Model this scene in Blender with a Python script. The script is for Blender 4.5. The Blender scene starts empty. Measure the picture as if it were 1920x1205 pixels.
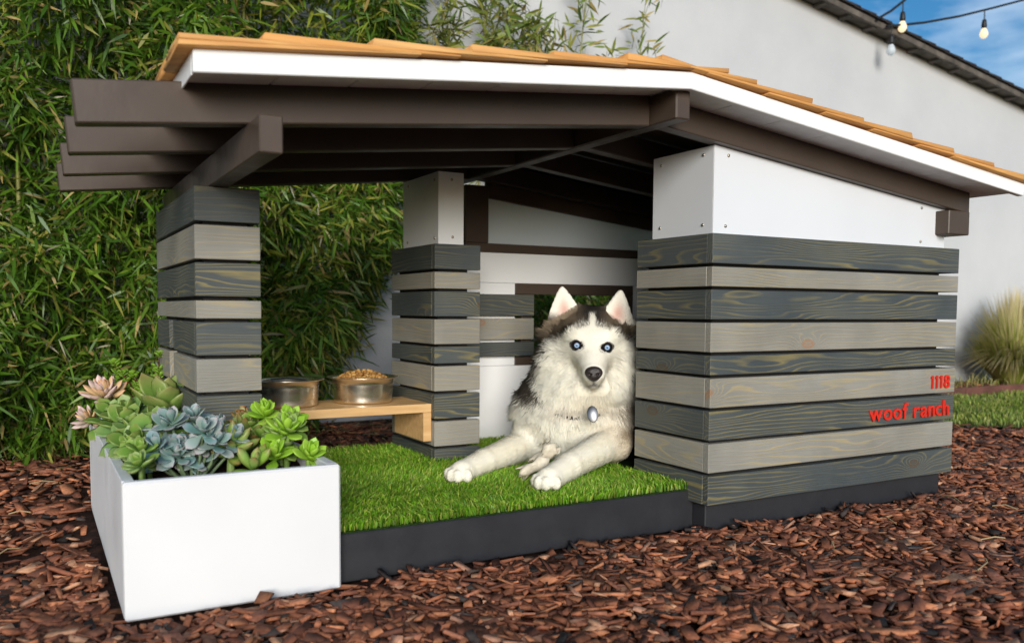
import bpy, bmesh, math, random
import numpy as np
from mathutils import Vector, Matrix
random.seed(7); rng = np.random.default_rng(11)
SC = bpy.context.scene
S = 0.74                       # survey units -> metres (applied to every root object at the end)

# ------------------------------------------------------------------ camera
CAM = np.array([-1.772, -1.929, .6818]); YAW, PITCH, ROLL, FPX, V0 = .5133, .0618, .0062, 1594.7, 76.64
_F = np.array([math.sin(YAW), math.cos(YAW), 0]); _R = np.array([math.cos(YAW), -math.sin(YAW), 0]); _U = np.array([0, 0, 1.])
_F, _U = _F*math.cos(PITCH)-_U*math.sin(PITCH), _U*math.cos(PITCH)+_F*math.sin(PITCH)
_R, _U = _R*math.cos(ROLL)+_U*math.sin(ROLL), _U*math.cos(ROLL)-_R*math.sin(ROLL)
cam = bpy.data.cameras.new('camera'); camo = bpy.data.objects.new('camera', cam); SC.collection.objects.link(camo)
camo.matrix_world = Matrix(((_R[0], _U[0], -_F[0], CAM[0]*S), (_R[1], _U[1], -_F[1], CAM[1]*S), (_R[2], _U[2], -_F[2], CAM[2]*S), (0, 0, 0, 1)))
cam.sensor_width = 36; cam.lens = FPX/1920*36; cam.shift_y = V0/1920; cam.clip_start = .05; cam.clip_end = 500
cam.dof.use_dof = True; cam.dof.focus_distance = 2.75*S; cam.dof.aperture_fstop = 4.2
SC.camera = camo

# ------------------------------------------------------------------ world and sun
SUN_ELEV, SUN_AZ = 14.5, (-.40, -.9)       # azimuth vector pointing to the sun
w = bpy.data.worlds.new('World'); SC.world = w; w.use_nodes = True
nt = w.node_tree; nt.nodes.clear()
sky = nt.nodes.new('ShaderNodeTexSky'); sky.sky_type = 'NISHITA'; sky.sun_disc = False
sky.sun_elevation = math.radians(SUN_ELEV); sky.sun_rotation = math.atan2(SUN_AZ[0], SUN_AZ[1])
sky.air_density = 1.0; sky.dust_density = .6; sky.ozone_density = 3.0
tc = nt.nodes.new('ShaderNodeTexCoord'); mp = nt.nodes.new('ShaderNodeMapping'); mp.inputs['Scale'].default_value = (1.6, 1.6, 5.0)
nz = nt.nodes.new('ShaderNodeTexNoise'); nz.inputs['Scale'].default_value = 2.3; nz.inputs['Detail'].default_value = 6; nz.inputs['Roughness'].default_value = .55
rp = nt.nodes.new('ShaderNodeValToRGB'); rp.color_ramp.elements[0].position = .46; rp.color_ramp.elements[1].position = .72
mx = nt.nodes.new('ShaderNodeMix'); mx.data_type = 'RGBA'; mx.inputs[7].default_value = (7.0, 8.2, 9.5, 1)
mm = nt.nodes.new('ShaderNodeMath'); mm.operation = 'MULTIPLY'; mm.inputs[1].default_value = .85
bg = nt.nodes.new('ShaderNodeBackground'); bg.inputs['Strength'].default_value = .07
wo = nt.nodes.new('ShaderNodeOutputWorld')
L = nt.links.new
L(tc.outputs['Generated'], mp.inputs['Vector']); L(mp.outputs[0], nz.inputs['Vector']); L(nz.outputs['Fac'], rp.inputs[0]); L(rp.outputs[0], mm.inputs[0])
hs_ = nt.nodes.new('ShaderNodeHueSaturation'); hs_.inputs['Saturation'].default_value = 1.3; L(sky.outputs[0], hs_.inputs['Color'])
L(mm.outputs[0], mx.inputs[0]); L(hs_.outputs[0], mx.inputs[6]); L(mx.outputs[2], bg.inputs['Color']); L(bg.outputs[0], wo.inputs[0])
sl = bpy.data.lights.new('sun', 'SUN'); sl.energy = 2.1; sl.angle = math.radians(26); sl.color = (1, .97, .92)
so = bpy.data.objects.new('sun', sl); SC.collection.objects.link(so)
_e = math.radians(SUN_ELEV); _h = math.hypot(*SUN_AZ)
so.rotation_euler = Vector((-SUN_AZ[0]/_h*math.cos(_e), -SUN_AZ[1]/_h*math.cos(_e), -math.sin(_e))).to_track_quat('-Z', 'Y').to_euler()
so.location = (-3, -5, 4)
SC.cycles.max_bounces = 14; SC.cycles.diffuse_bounces = 9; SC.cycles.transmission_bounces = 10
SC.view_settings.view_transform = 'Standard'; SC.view_settings.look = 'None'; SC.view_settings.exposure = 0.82; SC.view_settings.gamma = 1

# ------------------------------------------------------------------ helpers
def ray(u, v): return _F+_R*(u-960)/FPX+_U*(602.5+V0-v)/FPX
def dep(u, v, d): return CAM+d*ray(u, v)          # a survey sight: direction and distance
def wloc(o):
    p = np.zeros(3)
    while o is not None: p = p+np.array(o.location); o = o.parent
    return p
def link(o, parent=None, loc=None):
    SC.collection.objects.link(o)
    if parent is not None: o.parent = parent
    if loc is not None:
        o.location = Vector(np.array(loc, float)-(wloc(parent) if parent is not None else 0))
    return o
def tag(o, label=None, cat=None, group=None, kind=None):
    for k, v in (('label', label), ('category', cat), ('group', group), ('kind', kind)):
        if v: o[k] = v
    return o
def empty(name, loc, label=None, cat=None, group=None):
    o = bpy.data.objects.new(name, None); o.empty_display_size = .05
    link(o, None, loc); return tag(o, label, cat, group)
def arr_mesh(name, V, Fc, mat=None, col=None, smooth=False, nrm=None):
    V = np.ascontiguousarray(V, np.float32); Fc = np.ascontiguousarray(Fc, np.int32); k = Fc.shape[1]; m = len(Fc)
    me = bpy.data.meshes.new(name); me.vertices.add(len(V)); me.vertices.foreach_set('co', V.ravel())
    me.loops.add(m*k); me.loops.foreach_set('vertex_index', Fc.ravel())
    me.polygons.add(m); me.polygons.foreach_set('loop_start', np.arange(0, m*k, k, dtype=np.int32))
    me.polygons.foreach_set('loop_total', np.full(m, k, np.int32))
    if smooth: me.polygons.foreach_set('use_smooth', np.ones(m, bool))
    me.update(calc_edges=True)
    if col is not None:
        a = me.color_attributes.new('Col', 'FLOAT_COLOR', 'POINT')
        c = np.ones((len(V), 4), np.float32); c[:, :3] = col; a.data.foreach_set('color', c.ravel())
    if nrm is not None: me.normals_split_custom_set_from_vertices(nrm.astype(np.float32))
    if mat: me.materials.append(mat)
    return me
def bm_obj(name, bm, mat, parent=None, loc=(0, 0, 0), smooth=False):
    me = bpy.data.meshes.new(name); bm.normal_update(); bm.to_mesh(me); bm.free()
    if mat: me.materials.append(mat)
    if smooth: me.polygons.foreach_set('use_smooth', np.ones(len(me.polygons), bool))
    return link(bpy.data.objects.new(name, me), parent, loc)
def box(name, x0, x1, y0, y1, z0, z1, mat, parent=None, bev=.002):
    bm = bmesh.new(); bmesh.ops.create_cube(bm, size=1)
    for v in bm.verts: v.co = Vector((v.co.x*(x1-x0), v.co.y*(y1-y0), v.co.z*(z1-z0)))
    if bev: bmesh.ops.bevel(bm, geom=bm.edges[:], offset=bev, segments=1, affect='EDGES', profile=.5)
    return bm_obj(name, bm, mat, parent, ((x0+x1)/2, (y0+y1)/2, (z0+z1)/2))
def prism(name, pts, y0, y1, mat, parent=None, bev=.002):
    """polygon in XZ, extruded along Y"""
    c = np.mean(pts, axis=0); bm = bmesh.new(); n = len(pts); ym = (y0+y1)/2
    a = [bm.verts.new((p[0]-c[0], y0-ym, p[1]-c[1])) for p in pts]; b = [bm.verts.new((p[0]-c[0], y1-ym, p[1]-c[1])) for p in pts]
    bm.faces.new(a); bm.faces.new(b[::-1])
    for i in range(n): bm.faces.new((a[i], b[i], b[(i+1) % n], a[(i+1) % n]))
    bmesh.ops.recalc_face_normals(bm, faces=bm.faces[:])
    if bev: bmesh.ops.bevel(bm, geom=bm.edges[:], offset=bev, segments=1, affect='EDGES', profile=.5)
    return bm_obj(name, bm, mat, parent, (c[0], ym, c[1]))
def lathe(prof, n=40):
    V = []; Fc = []
    for (r, z) in prof:
        for i in range(n): V.append((r*math.cos(2*math.pi*i/n), r*math.sin(2*math.pi*i/n), z))
    for j in range(len(prof)-1):
        for i in range(n): Fc.append((j*n+i, j*n+(i+1) % n, (j+1)*n+(i+1) % n, (j+1)*n+i))
    return np.array(V), np.array(Fc)
def tube(pts, rad, n=6):
    """swept tube through pts (list), rad per point"""
    P = np.array(pts, float); V = []; Fc = []
    if np.isscalar(rad): rad = [rad]*len(P)
    for i, p in enumerate(P):
        t = P[min(i+1, len(P)-1)]-P[max(i-1, 0)]; t /= np.linalg.norm(t)+1e-9
        a = np.cross(t, (0, 0, 1.) if abs(t[2]) < .9 else (1., 0, 0)); a /= np.linalg.norm(a); b = np.cross(t, a)
        for k in range(n):
            th = 2*math.pi*k/n; V.append(p+rad[i]*(a*math.cos(th)+b*math.sin(th)))
    for i in range(len(P)-1):
        for k in range(n): Fc.append((i*n+k, i*n+(k+1) % n, (i+1)*n+(k+1) % n, (i+1)*n+k))
    return np.array(V), np.array(Fc)
def tube_obj(name, pts, rad, mat, parent=None, n=6):
    P = np.array(pts, float); c = P[0]
    V, Fc = tube(P-c, rad, n); return link(bpy.data.objects.new(name, arr_mesh(name, V, Fc, mat, smooth=True)), parent, c)

# ------------------------------------------------------------------ materials
class M_:
    def __init__(s, name, rough=.6, spec=.5, metal=0.):
        s.m = bpy.data.materials.new(name); s.m.use_nodes = True; s.t = s.m.node_tree; s.b = s.t.nodes['Principled BSDF']
        s.b.inputs['Roughness'].default_value = rough; s.b.inputs['Specular IOR Level'].default_value = spec; s.b.inputs['Metallic'].default_value = metal
    def n(s, ty, **kw):
        nd = s.t.nodes.new('ShaderNode'+ty)
        for k, v in kw.items():
            if k.startswith('i_'):
                key = k[2:]; key = int(key) if key.isdigit() else key.replace('_', ' ')
                nd.inputs[key].default_value = v
            else: setattr(nd, k, v)
        return nd
    def l(s, a, b): s.t.links.new(a, b)
    def math(s, op, a, b=None, c=None):
        nd = s.n('Math', operation=op)
        for i, x in enumerate((a, b, c)):
            if x is None: continue
            if isinstance(x, (int, float)): nd.inputs[i].default_value = x
            else: s.l(x, nd.inputs[i])
        return nd.outputs[0]
    def ramp(s, fac, stops):
        nd = s.n('ValToRGB'); e = nd.color_ramp.elements
        while len(e) < len(stops): e.new(.5)
        for i, (p, c) in enumerate(stops): e[i].position = p; e[i].color = (*c, 1) if len(c) == 3 else c
        s.l(fac, nd.inputs[0]); return nd.outputs[0]
    def mix(s, fac, a, b, mode='MIX'):
        nd = s.n('Mix', data_type='RGBA', blend_type=mode)
        for i, x in ((0, fac), (6, a), (7, b)):
            if isinstance(x, (int, float)): nd.inputs[i].default_value = x
            elif isinstance(x, tuple): nd.inputs[i].default_value = (*x, 1)
            else: s.l(x, nd.inputs[i])
        return nd.outputs[2]
    def coord(s, scale=(1, 1, 1), rnd=0.):
        c = s.n('TexCoord').outputs['Object']
        if rnd:
            oi = s.n('ObjectInfo').outputs['Random']; v = s.n('CombineXYZ')
            s.l(s.math('MULTIPLY', oi, rnd), v.inputs[0]); s.l(s.math('MULTIPLY', oi, rnd*.37), v.inputs[1]); s.l(s.math('MULTIPLY', oi, rnd*.71), v.inputs[2])
            ad = s.n('VectorMath', operation='ADD'); s.l(c, ad.inputs[0]); s.l(v.outputs[0], ad.inputs[1]); c = ad.outputs[0]
        mp = s.n('Mapping'); mp.inputs['Scale'].default_value = scale; s.l(c, mp.inputs['Vector']); return mp.outputs[0]
    def noise(s, vec, scale, detail=3, rough=.5):
        nd = s.n('TexNoise'); nd.inputs['Scale'].default_value = scale; nd.inputs['Detail'].default_value = detail; nd.inputs['Roughness'].default_value = rough
        if vec is not None: s.l(vec, nd.inputs['Vector'])
        return nd.outputs['Fac']
    def bump(s, h, st=.2, dist=.01):
        nd = s.n('Bump'); nd.inputs['Strength'].default_value = st; nd.inputs['Distance'].default_value = dist; s.l(h, nd.inputs['Height']); s.l(nd.outputs[0], s.b.inputs['Normal'])
    def col(s, c):
        if isinstance(c, tuple): s.b.inputs['Base Color'].default_value = (*c, 1)
        else: s.l(c, s.b.inputs['Base Color'])
        return s
def painted(name, c, rough=.5, var=.12, sc=6., bump=.05, spec=.4, fine=60):
    m = M_(name, rough, spec); v = m.coord(rnd=9.)
    f = m.noise(v, sc, 4); a = tuple(x*(1-var) for x in c); b = tuple(min(1, x*(1+var)) for x in c)
    m.col(m.ramp(f, [(.3, a), (.7, b)])); g = m.noise(v, fine, 3); m.bump(g, bump, .01)
    m.l(m.ramp(m.noise(v, sc*2.5, 4), [(.3, (rough*.8,)*3), (.7, (min(1, rough*1.2),)*3)]), m.b.inputs['Roughness']); return m.m
def stained(name, base, base2, grain, freq, knotc, wet):
    """stained pine: growth rings bent round knots, long in local X"""
    m = M_(name, .55, .35); v = m.coord(rnd=41.)
    sx = m.n('SeparateXYZ'); m.l(v, sx.inputs[0]); X, Y, Z = sx.outputs
    cv = m.n('CombineXYZ'); m.l(m.math('MULTIPLY', X, 1.1), cv.inputs[0]); m.l(m.math('MULTIPLY', Y, 7.), cv.inputs[1]); m.l(m.math('MULTIPLY', Z, 9.), cv.inputs[2])
    big = m.noise(cv.outputs[0], 1., 2, .45)
    # knots
    kv = m.n('CombineXYZ'); m.l(m.math('MULTIPLY', X, 2.3), kv.inputs[0]); m.l(m.math('MULTIPLY', m.math('ADD', Z, m.math('MULTIPLY', Y, .6)), 4.6), kv.inputs[1])
    vo = m.n('TexVoronoi', voronoi_dimensions='2D'); vo.inputs['Scale'].default_value = 1.; m.l(kv.outputs[0], vo.inputs['Vector'])
    kd = vo.outputs['Distance']; kb = m.math('EXPONENT', m.math('MULTIPLY', m.math('MULTIPLY', kd, kd), -60.))
    sc_ = m.n('SeparateColor'); m.l(vo.outputs['Color'], sc_.inputs[0]); KG = sc_.outputs[0]
    ph = m.math('ADD', m.math('ADD', m.math('MULTIPLY', Z, freq), m.math('MULTIPLY', Y, freq*.8)), m.math('ADD', m.math('MULTIPLY', big, 14.), m.math('MULTIPLY', m.math('MULTIPLY', kb, m.math('GREATER_THAN', KG, .72)), 5.)))
    fn = m.noise(cv.outputs[0], 3.2, 3); ph = m.math('ADD', ph, m.math('MULTIPLY', fn, 1.6))
    ring = m.math('FRACT', ph)
    line = m.ramp(ring, [(0., (0, 0, 0)), (.58, (.05,)*3), (.86, (1, 1, 1)), (1., (0, 0, 0))])
    gate = m.ramp(m.noise(v, 2.6, 3), [(.36, (.12,)*3), (.62, (1, 1, 1))])
    fine = m.n('CombineXYZ'); m.l(m.math('MULTIPLY', X, 6.), fine.inputs[0]); m.l(m.math('MULTIPLY', Y, 150.), fine.inputs[1]); m.l(m.math('MULTIPLY', Z, 150.), fine.inputs[2])
    ff = m.noise(fine.outputs[0], 1., 3)
    bc = m.mix(m.ramp(m.noise(v, 4., 4), [(.35, (0, 0, 0)), (.68, (1, 1, 1))]), base, base2)
    bc = m.mix(m.math('MULTIPLY', ff, .28), bc, tuple(x*.45 for x in base))
    c = m.mix(m.math('MULTIPLY', m.math('MULTIPLY', line, gate), wet), bc, grain)
    kg = m.math('GREATER_THAN', KG, .72)
    kr = m.math('MULTIPLY', m.ramp(kd, [(.0, (.55,)*3), (.03, (.35,)*3), (.055, (1, 1, 1)), (.075, (0, 0, 0))]), kg)
    c = m.mix(m.math('MULTIPLY', kr, .7), c, knotc)
    m.col(c); m.bump(m.math('ADD', m.math('MULTIPLY', line, .5), ff), .22, .004); return m.m
MAT = {}
MAT['slat_dark'] = stained('slate_stained_pine', (.053, .064, .068), (.082, .092, .090), (.25, .20, .075), 78., (.10, .055, .02), .8)
MAT['slat_light'] = stained('grey_stained_pine', (.225, .215, .185), (.315, .30, .262), (.38, .30, .15), 66., (.33, .15, .06), .85)
MAT['brown'] = painted('brown_paint', (.068, .047, .034), .42, .10, 5, .02)
MAT['white'] = painted('white_paint', (.82, .82, .81), .5, .025, 3, .04)
MAT['soffit'] = painted('white_soffit_paint', (.82, .83, .84), .6, .1, 12, .15)
MAT['panel'] = painted('white_composite_panel', (.66, .67, .69), .35, .03, 2, .0, .5)
MAT['char'] = painted('charcoal_paint', (.022, .022, .025), .5, .06, 6, .03)
MAT['core'] = painted('black_framing', (.012, .011, .011), .8, .1, 6, .1)
MAT['planter'] = painted('white_planter_paint', (.72, .715, .71), .45, .03, 3, .015)
MAT['red'] = painted('red_acrylic', (.62, .025, .012), .35, .03, 8, 0)
def cedar():
    m = M_('cedar', .65, .3); v = m.coord((1.5, 1, 30), 23.)
    sx = m.n('Mapping'); sx.inputs['Scale'].default_value = (2., 40, 60); m.l(m.coord((1, 1, 1), 23.), sx.inputs['Vector'])
    g = m.noise(sx.outputs[0], 1., 4); oi = m.n('ObjectInfo').outputs['Random']
    base = m.ramp(oi, [(0, (.60, .27, .08)), (.35, (.70, .38, .12)), (.7, (.64, .31, .09)), (1, (.76, .46, .17))])
    c = m.mix(m.ramp(g, [(.35, (0, 0, 0)), (.7, (.75,)*3)]), base, (.40, .15, .035)); m.col(c); m.bump(g, .35, .006); return m.m
MAT['cedar'] = cedar()
def plywood():
    m = M_('bamboo_plywood', .45, .4); mp = m.n('Mapping'); mp.inputs['Scale'].default_value = (5, 46, 46); m.l(m.coord((1, 1, 1), 3.), mp.inputs['Vector'])
    g = m.noise(mp.outputs[0], 1., 3); m.col(m.ramp(g, [(.3, (.56, .32, .13)), (.7, (.72, .46, .21))])); m.bump(g, .08, .004); return m.m
MAT['ply'] = plywood()
def steel(name, c, r):
    m = M_(name, r, .5, 1.); v = m.coord((3, 3, 24)); g = m.noise(v, 1., 2)
    m.col(m.ramp(g, [(.3, tuple(x*.92 for x in c)), (.7, c)])); m.l(m.ramp(g, [(.3, (r*.8,)*3), (.7, (r*1.3,)*3)]), m.b.inputs['Roughness']); return m.m
MAT['steel'] = steel('stainless_steel', (.84, .77, .65), .27)  # warm tint paints the golden reflection on the bowls into the steel colour
MAT['screw'] = steel('screw_steel', (.45, .40, .33), .35)
MAT['tagmetal'] = steel('tag_metal', (.30, .30, .31), .42)
def vcol(name, rough=.6, spec=.3, trans=0., sss=0., noise=0., ns=40):
    m = M_(name, rough, spec); a = m.n('Attribute', attribute_name='Col').outputs['Color']
    if noise:
        f = m.noise(m.coord(), ns, 4); a = m.mix(1., a, m.ramp(f, [(.25, (1-noise,)*3), (.75, (1+noise*.5,)*3)]), 'MULTIPLY')
    m.l(a, m.b.inputs['Base Color'])
    if sss: m.b.inputs['Subsurface Weight'].default_value = sss; m.b.inputs['Subsurface Radius'].default_value = (.01, .006, .003)
    if trans:
        t = m.n('BsdfTranslucent'); m.l(a, t.inputs['Color']); x = m.n('MixShader'); x.inputs[0].default_value = trans
        m.l(m.b.outputs[0], x.inputs[1]); m.l(t.outputs[0], x.inputs[2]); m.l(x.outputs[0], m.t.nodes['Material Output'].inputs[0])
    return m.m
MAT['leaf'] = vcol('bamboo_leaf', .42, .45, .22)
MAT['blade'] = vcol('turf_blade', .5, .4, .25)
MAT['chip'] = vcol('bark_chip', .75, .3, noise=.45, ns=90)
MAT['succ'] = vcol('succulent_leaf', .42, .4, .08, noise=.16, ns=30)
MAT['fur'] = vcol('fur', .75, .12, .12); MAT['strand'] = vcol('fur_strand', .7, .10, .28)
MAT['kib'] = vcol('kibble', .7, .3, noise=.3, ns=60)
def glassy():
    m = M_('frosted_acrylic', .5, .5); m.col((.8, .84, .86)); f = m.noise(m.coord(), 6, 3); m.bump(f, .03, .01)
    t = m.n('BsdfTranslucent'); t.inputs['Color'].default_value = (.8, .86, .9, 1); x = m.n('MixShader'); x.inputs[0].default_value = .5
    m.l(m.b.outputs[0], x.inputs[1]); m.l(t.outputs[0], x.inputs[2]); m.l(x.outputs[0], m.t.nodes['Material Output'].inputs[0]); return m.m
MAT['frost'] = glassy()
def soil(name, a, b, sc):
    m = M_(name, .9, .2); v = m.coord(); f = m.noise(v, sc, 6, .65); m.col(m.ramp(f, [(.3, a), (.7, b)])); m.bump(f, .8, .03); return m.m
MAT['soil'] = soil('dark_soil', (.012, .007, .005), (.06, .03, .02), 26)
MAT['ground'] = soil('mulch_floor', (.014, .008, .006), (.075, .032, .02), 22)
MAT['turfbase'] = soil('turf_backing', (.012, .03, .004), (.03, .07, .008), 60)
MAT['lawnbase'] = soil('lawn_soil', (.05, .09, .012), (.10, .16, .03), 30)
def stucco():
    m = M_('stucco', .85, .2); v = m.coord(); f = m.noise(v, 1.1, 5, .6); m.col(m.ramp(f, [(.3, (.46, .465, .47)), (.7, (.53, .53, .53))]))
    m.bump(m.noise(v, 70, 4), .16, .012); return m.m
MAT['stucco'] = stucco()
MAT['rake'] = painted('weathered_eave_wood', (.10, .085, .07), .7, .5, 7, .4)
MAT['rooftile'] = painted('dark_asphalt_shingle', (.03, .025, .024), .9, .4, 30, .6)
MAT['wire'] = painted('black_cable', (.012, .012, .012), .5, .1, 10, 0)
MAT['bender'] = painted('brown_edging_board', (.13, .05, .035), .7, .25, 8, .3)
MAT['straw'] = painted('dry_straw', (.36, .26, .13), .7, .2, 9, .05)
MAT['culm'] = painted('bamboo_culm', (.20, .20, .05), .45, .4, 9, .05)
def bulb():
    m = M_('lit_bulb_glass', .2, .5); m.col((.35, .28, .18)); m.b.inputs['Emission Color'].default_value = (1, .76, .48, 1); m.b.inputs['Emission Strength'].default_value = .6; return m.m
MAT['bulb'] = bulb()

# ------------------------------------------------------------------ ground
def grid_sheet(name, x0, x1, y0, y1, nx, ny, zf, mat):
    xs = np.linspace(x0, x1, nx); ys = np.linspace(y0, y1, ny); X, Y = np.meshgrid(xs, ys)
    V = np.stack([X, Y, zf(X, Y)], -1).reshape(-1, 3); i = np.arange(nx*ny).reshape(ny, nx)
    Fc = np.stack([i[:-1, :-1], i[:-1, 1:], i[1:, 1:], i[1:, :-1]], -1).reshape(-1, 4)
    return arr_mesh(name, V, Fc, mat, smooth=True)
ground = link(bpy.data.objects.new('ground', grid_sheet('ground', -60, 60, -60, 60, 2, 2, lambda X, Y: X*0-.012, MAT['ground']))); tag(ground, kind='structure')

# ------------------------------------------------------------------ dog house
LX, DX, Z0 = 1.1956, .3645, .091
HS = [.0889, .0588, .0889, .0889, .0588, .0889, .0889, .0889, .0889]; GAP = .01034
LEV = []; z = Z0+sum(HS)+8*GAP
for h in HS: LEV.append((z-h, z)); z -= h+GAP
ZT = LEV[0][1]
house = empty('dog_house', (0, 0, 0), 'modern dog house with grey slat walls, brown rafters and cedar shingle roof', 'dog house')
def slat(parent, axis, a0, a1, b0, b1, z0, z1, tone):
    """a board: axis X or Y; a along the board, b across (its thickness)"""
    l = a1-a0; t = b1-b0; h = z1-z0; bm = bmesh.new(); bmesh.ops.create_cube(bm, size=1)
    for v in bm.verts: v.co = Vector((v.co.x*l, v.co.y*t, v.co.z*h))
    bmesh.ops.bevel(bm, geom=bm.edges[:], offset=.0018, segments=1, affect='EDGES', profile=.5)
    c = ((a0+a1)/2, (b0+b1)/2) if axis == 'X' else ((b0+b1)/2, (a0+a1)/2)
    o = bm_obj('slat', bm, MAT['slat_dark' if tone else 'slat_light'], parent, (c[0], c[1], (z0+z1)/2))
    if axis == 'Y': o.rotation_euler.z = math.pi/2
    o.location.x += random.uniform(-.0008, .0008); o.location.y += random.uniform(-.0008, .0008)
    return o
TH = .024
# --- enclosed room: core frame with slat cladding
wall = box('wall', .026, 1.12, .026, .335, .095, ZT-.012, MAT['core'], house, .001)
for i, (a, b) in enumerate(LEV):
    d = (i+1) % 2
    slat(wall, 'X', 0, LX, 0, TH, a, b, d); slat(wall, 'Y', TH+.0006, DX, 0, TH, a, b, d)
side = box('wall', 1.12, 1.17, .338, 1.25, .095, ZT-.012, MAT['core'], house, .001)
for i, (a, b) in enumerate(LEV): slat(side, 'Y', TH+.0006, 1.25, LX-TH, LX, a, b, (i+1) % 2)
plinth = box('plinth', .021, 1.174, .032, 1.245, 0, .1, MAT['char'], house, .003)
RL = lambda x: 1.1986+(x+.249)*.1042            # underside of left rafters
RR = lambda x: 1.1797-(x-.0207)*.1121           # underside of right rafters
def screw(parent, p, axis):
    V, Fc = lathe([(0.0001, .0035), (.0035, .0030), (.0052, .0012), (.0054, 0)], 10)
    o = link(bpy.data.objects.new('screw', SCREW), parent, p)
    o.rotation_euler = (math.pi/2, 0, 0) if axis == 'Y' else (0, -math.pi/2, 0); return o
_V, _F2 = lathe([(.0001, .0035), (.0035, .0030), (.0052, .0012), (.0054, -.002)], 10); SCREW = arr_mesh('screw', _V, _F2, MAT['screw'], smooth=True)
up = prism('upper_panel', [(.0207, ZT-.03), (1.1383, ZT-.03), (1.1383, RR(1.1383)-.001), (.0207, RR(.0207)-.001)], .0232, .0262, MAT['panel'], house, .0008)
for u, v in ((1366, 292), (1360, 424), (1728, 390), (1725.5, 453)):
    r = ray(u, v); p = CAM+r*(.0232-CAM[1])/r[1]; screw(up, p, 'Y')
ul = box('upper_panel', .0207, .0237, .0266, .311, ZT-.03, RR(.0207)-.002, MAT['panel'], house, .0008)
for u, v in ((1240, 311), (1319, 291), (1237.5, 428), (1317.5, 422)):
    r = ray(u, v); p = CAM+r*(.0207-CAM[0])/r[0]; screw(ul, p, 'X')
box('upper_panel', .024, 1.13, .308, .311, ZT-.03, RR(1.13)-.005, MAT['panel'], house, .0008)
# --- rear wall with window and clerestory
yb = 1.2
rear = box('rear_panel', -.343, 1.115, yb, yb+.02, .124, .4465, MAT['white'], house, .001)
box('rear_panel', -.343, .004, yb, yb+.02, .4475, .7925, MAT['white'], house, .001)
box('rear_panel', .62, 1.115, yb, yb+.02, .4475, .7925, MAT['white'], house, .001)
box('rear_panel', -.343, 1.115, yb, yb+.02, .7935, .917, MAT['white'], house, .001)
win = box('window_frame', .004, .62, yb-.008, yb+.03, .747, .793, MAT['brown'], house, .002)
box('sill', .004, .62, yb-.008, yb+.03, .448, .483, MAT['brown'], win, .002)
box('jamb', .0345, .084, yb-.006, yb+.03, .4835, .7465, MAT['brown'], win, .002)
box('jamb', .56, .62, yb-.008, yb+.03, .4835, .7465, MAT['brown'], win, .002)
cl = box('clerestory_frame', -.234, 1.115, yb-.01, yb+.028, .918, .954, MAT['brown'], house, .002)
box('stud', -.234, -.129, yb-.012, yb+.028, .9545, 1.186, MAT['brown'], cl, .002)
prism('pane', [(-.1285, .9545), (1.114, .9545), (1.114, 1.138-(1.242)*.106), (-.1285, 1.138)], yb+.004, yb+.010, MAT['frost'], cl, .0005)
TR = lambda x: 1.3168-(x+.2244)*.1132
prism('head_rail', [(-.1285, 1.1385), (1.114, 1.1385-1.242*.106), (1.114, TR(1.114)-.0215), (-.1285, TR(-.1285)-.0215)], yb-.01, yb+.028, MAT['brown'], cl, .002)
for i in (2, 3, 4): slat(rear, 'X', -.344, .084, yb-.026, yb-.002-.0065, *LEV[i], (i+1) % 2)
# --- middle post
mx0, mx1, my0, my1 = -.5268, -.345, .8414, 1.255
post = box('post', mx0+.026, mx1-.04, my0+.026, my1-.02, .10, ZT-.012, MAT['core'], house, .001)
for i, (a, b) in enumerate(LEV):
    d = (i+1) % 2; slat(post, 'X', mx0, mx1, my0, my0+TH, a, b, d); slat(post, 'Y', my0+TH+.0006, my1, mx0, mx0+TH, a, b, d)
cap = box('upper_panel', -.5032, -.4027, .8627, 1.192, ZT-.03, RL(-.5032)-.001, MAT['white'], house, .001)  # whiter than the other upper panels: brighter light under the roof painted in
for u, v in ((766, 350), (815, 337), (764.5, 455), (815, 446.5)):
    r = ray(u, v); screw(cap, CAM+r*(-.5032-CAM[0])/r[0], 'X')
for u, v in ((847, 337), (848.5, 444.5)):
    r = ray(u, v); screw(cap, CAM+r*(.8627-CAM[1])/r[1], 'Y')
# --- left pier (its feet stand inside the planter)
px0, px1, py0, py1 = -1.3933, -1.2222, .4534, 1.24
zv = lambda v: 1.0037-(v-348.3)*.5484/386.7
PL = [(zv(b), zv(a)) for a, b in ((348.3, 413), (420, 484), (490.6, 553.6), (561.5, 595.6), (602.5, 665.4), (672.3, 735), (742, 805), (812, 875))]
pier = box('pier', px0+.026, px1-.03, py0+.026, .84, .06, 1.0, MAT['core'], house, .001)
box('post', px0+.026, px1-.03, .98, py1-.02, .06, .66, MAT['core'], house, .001)
box('lintel', px0+.026, px1-.03, .8405, py1-.02, .6605, 1.0, MAT['core'], house, .001)
for i, (a, b) in enumerate(PL):
    d = (i+1) % 2; slat(pier, 'X', px0, px1, py0, py0+TH, a, b, d)
    if i < 4:
        slat(pier, 'Y', py0+TH+.0006, py1, px0, px0+TH, a, b, d); slat(pier, 'Y', py0+TH+.0006, py1, px1-TH, px1, a, b, d)
    else:
        for xa in (px0, px1-TH): slat(pier, 'Y', py0+TH+.0006, .875, xa, xa+TH, a, b, d); slat(pier, 'Y', .96, py1, xa, xa+TH, a, b, d)
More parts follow.
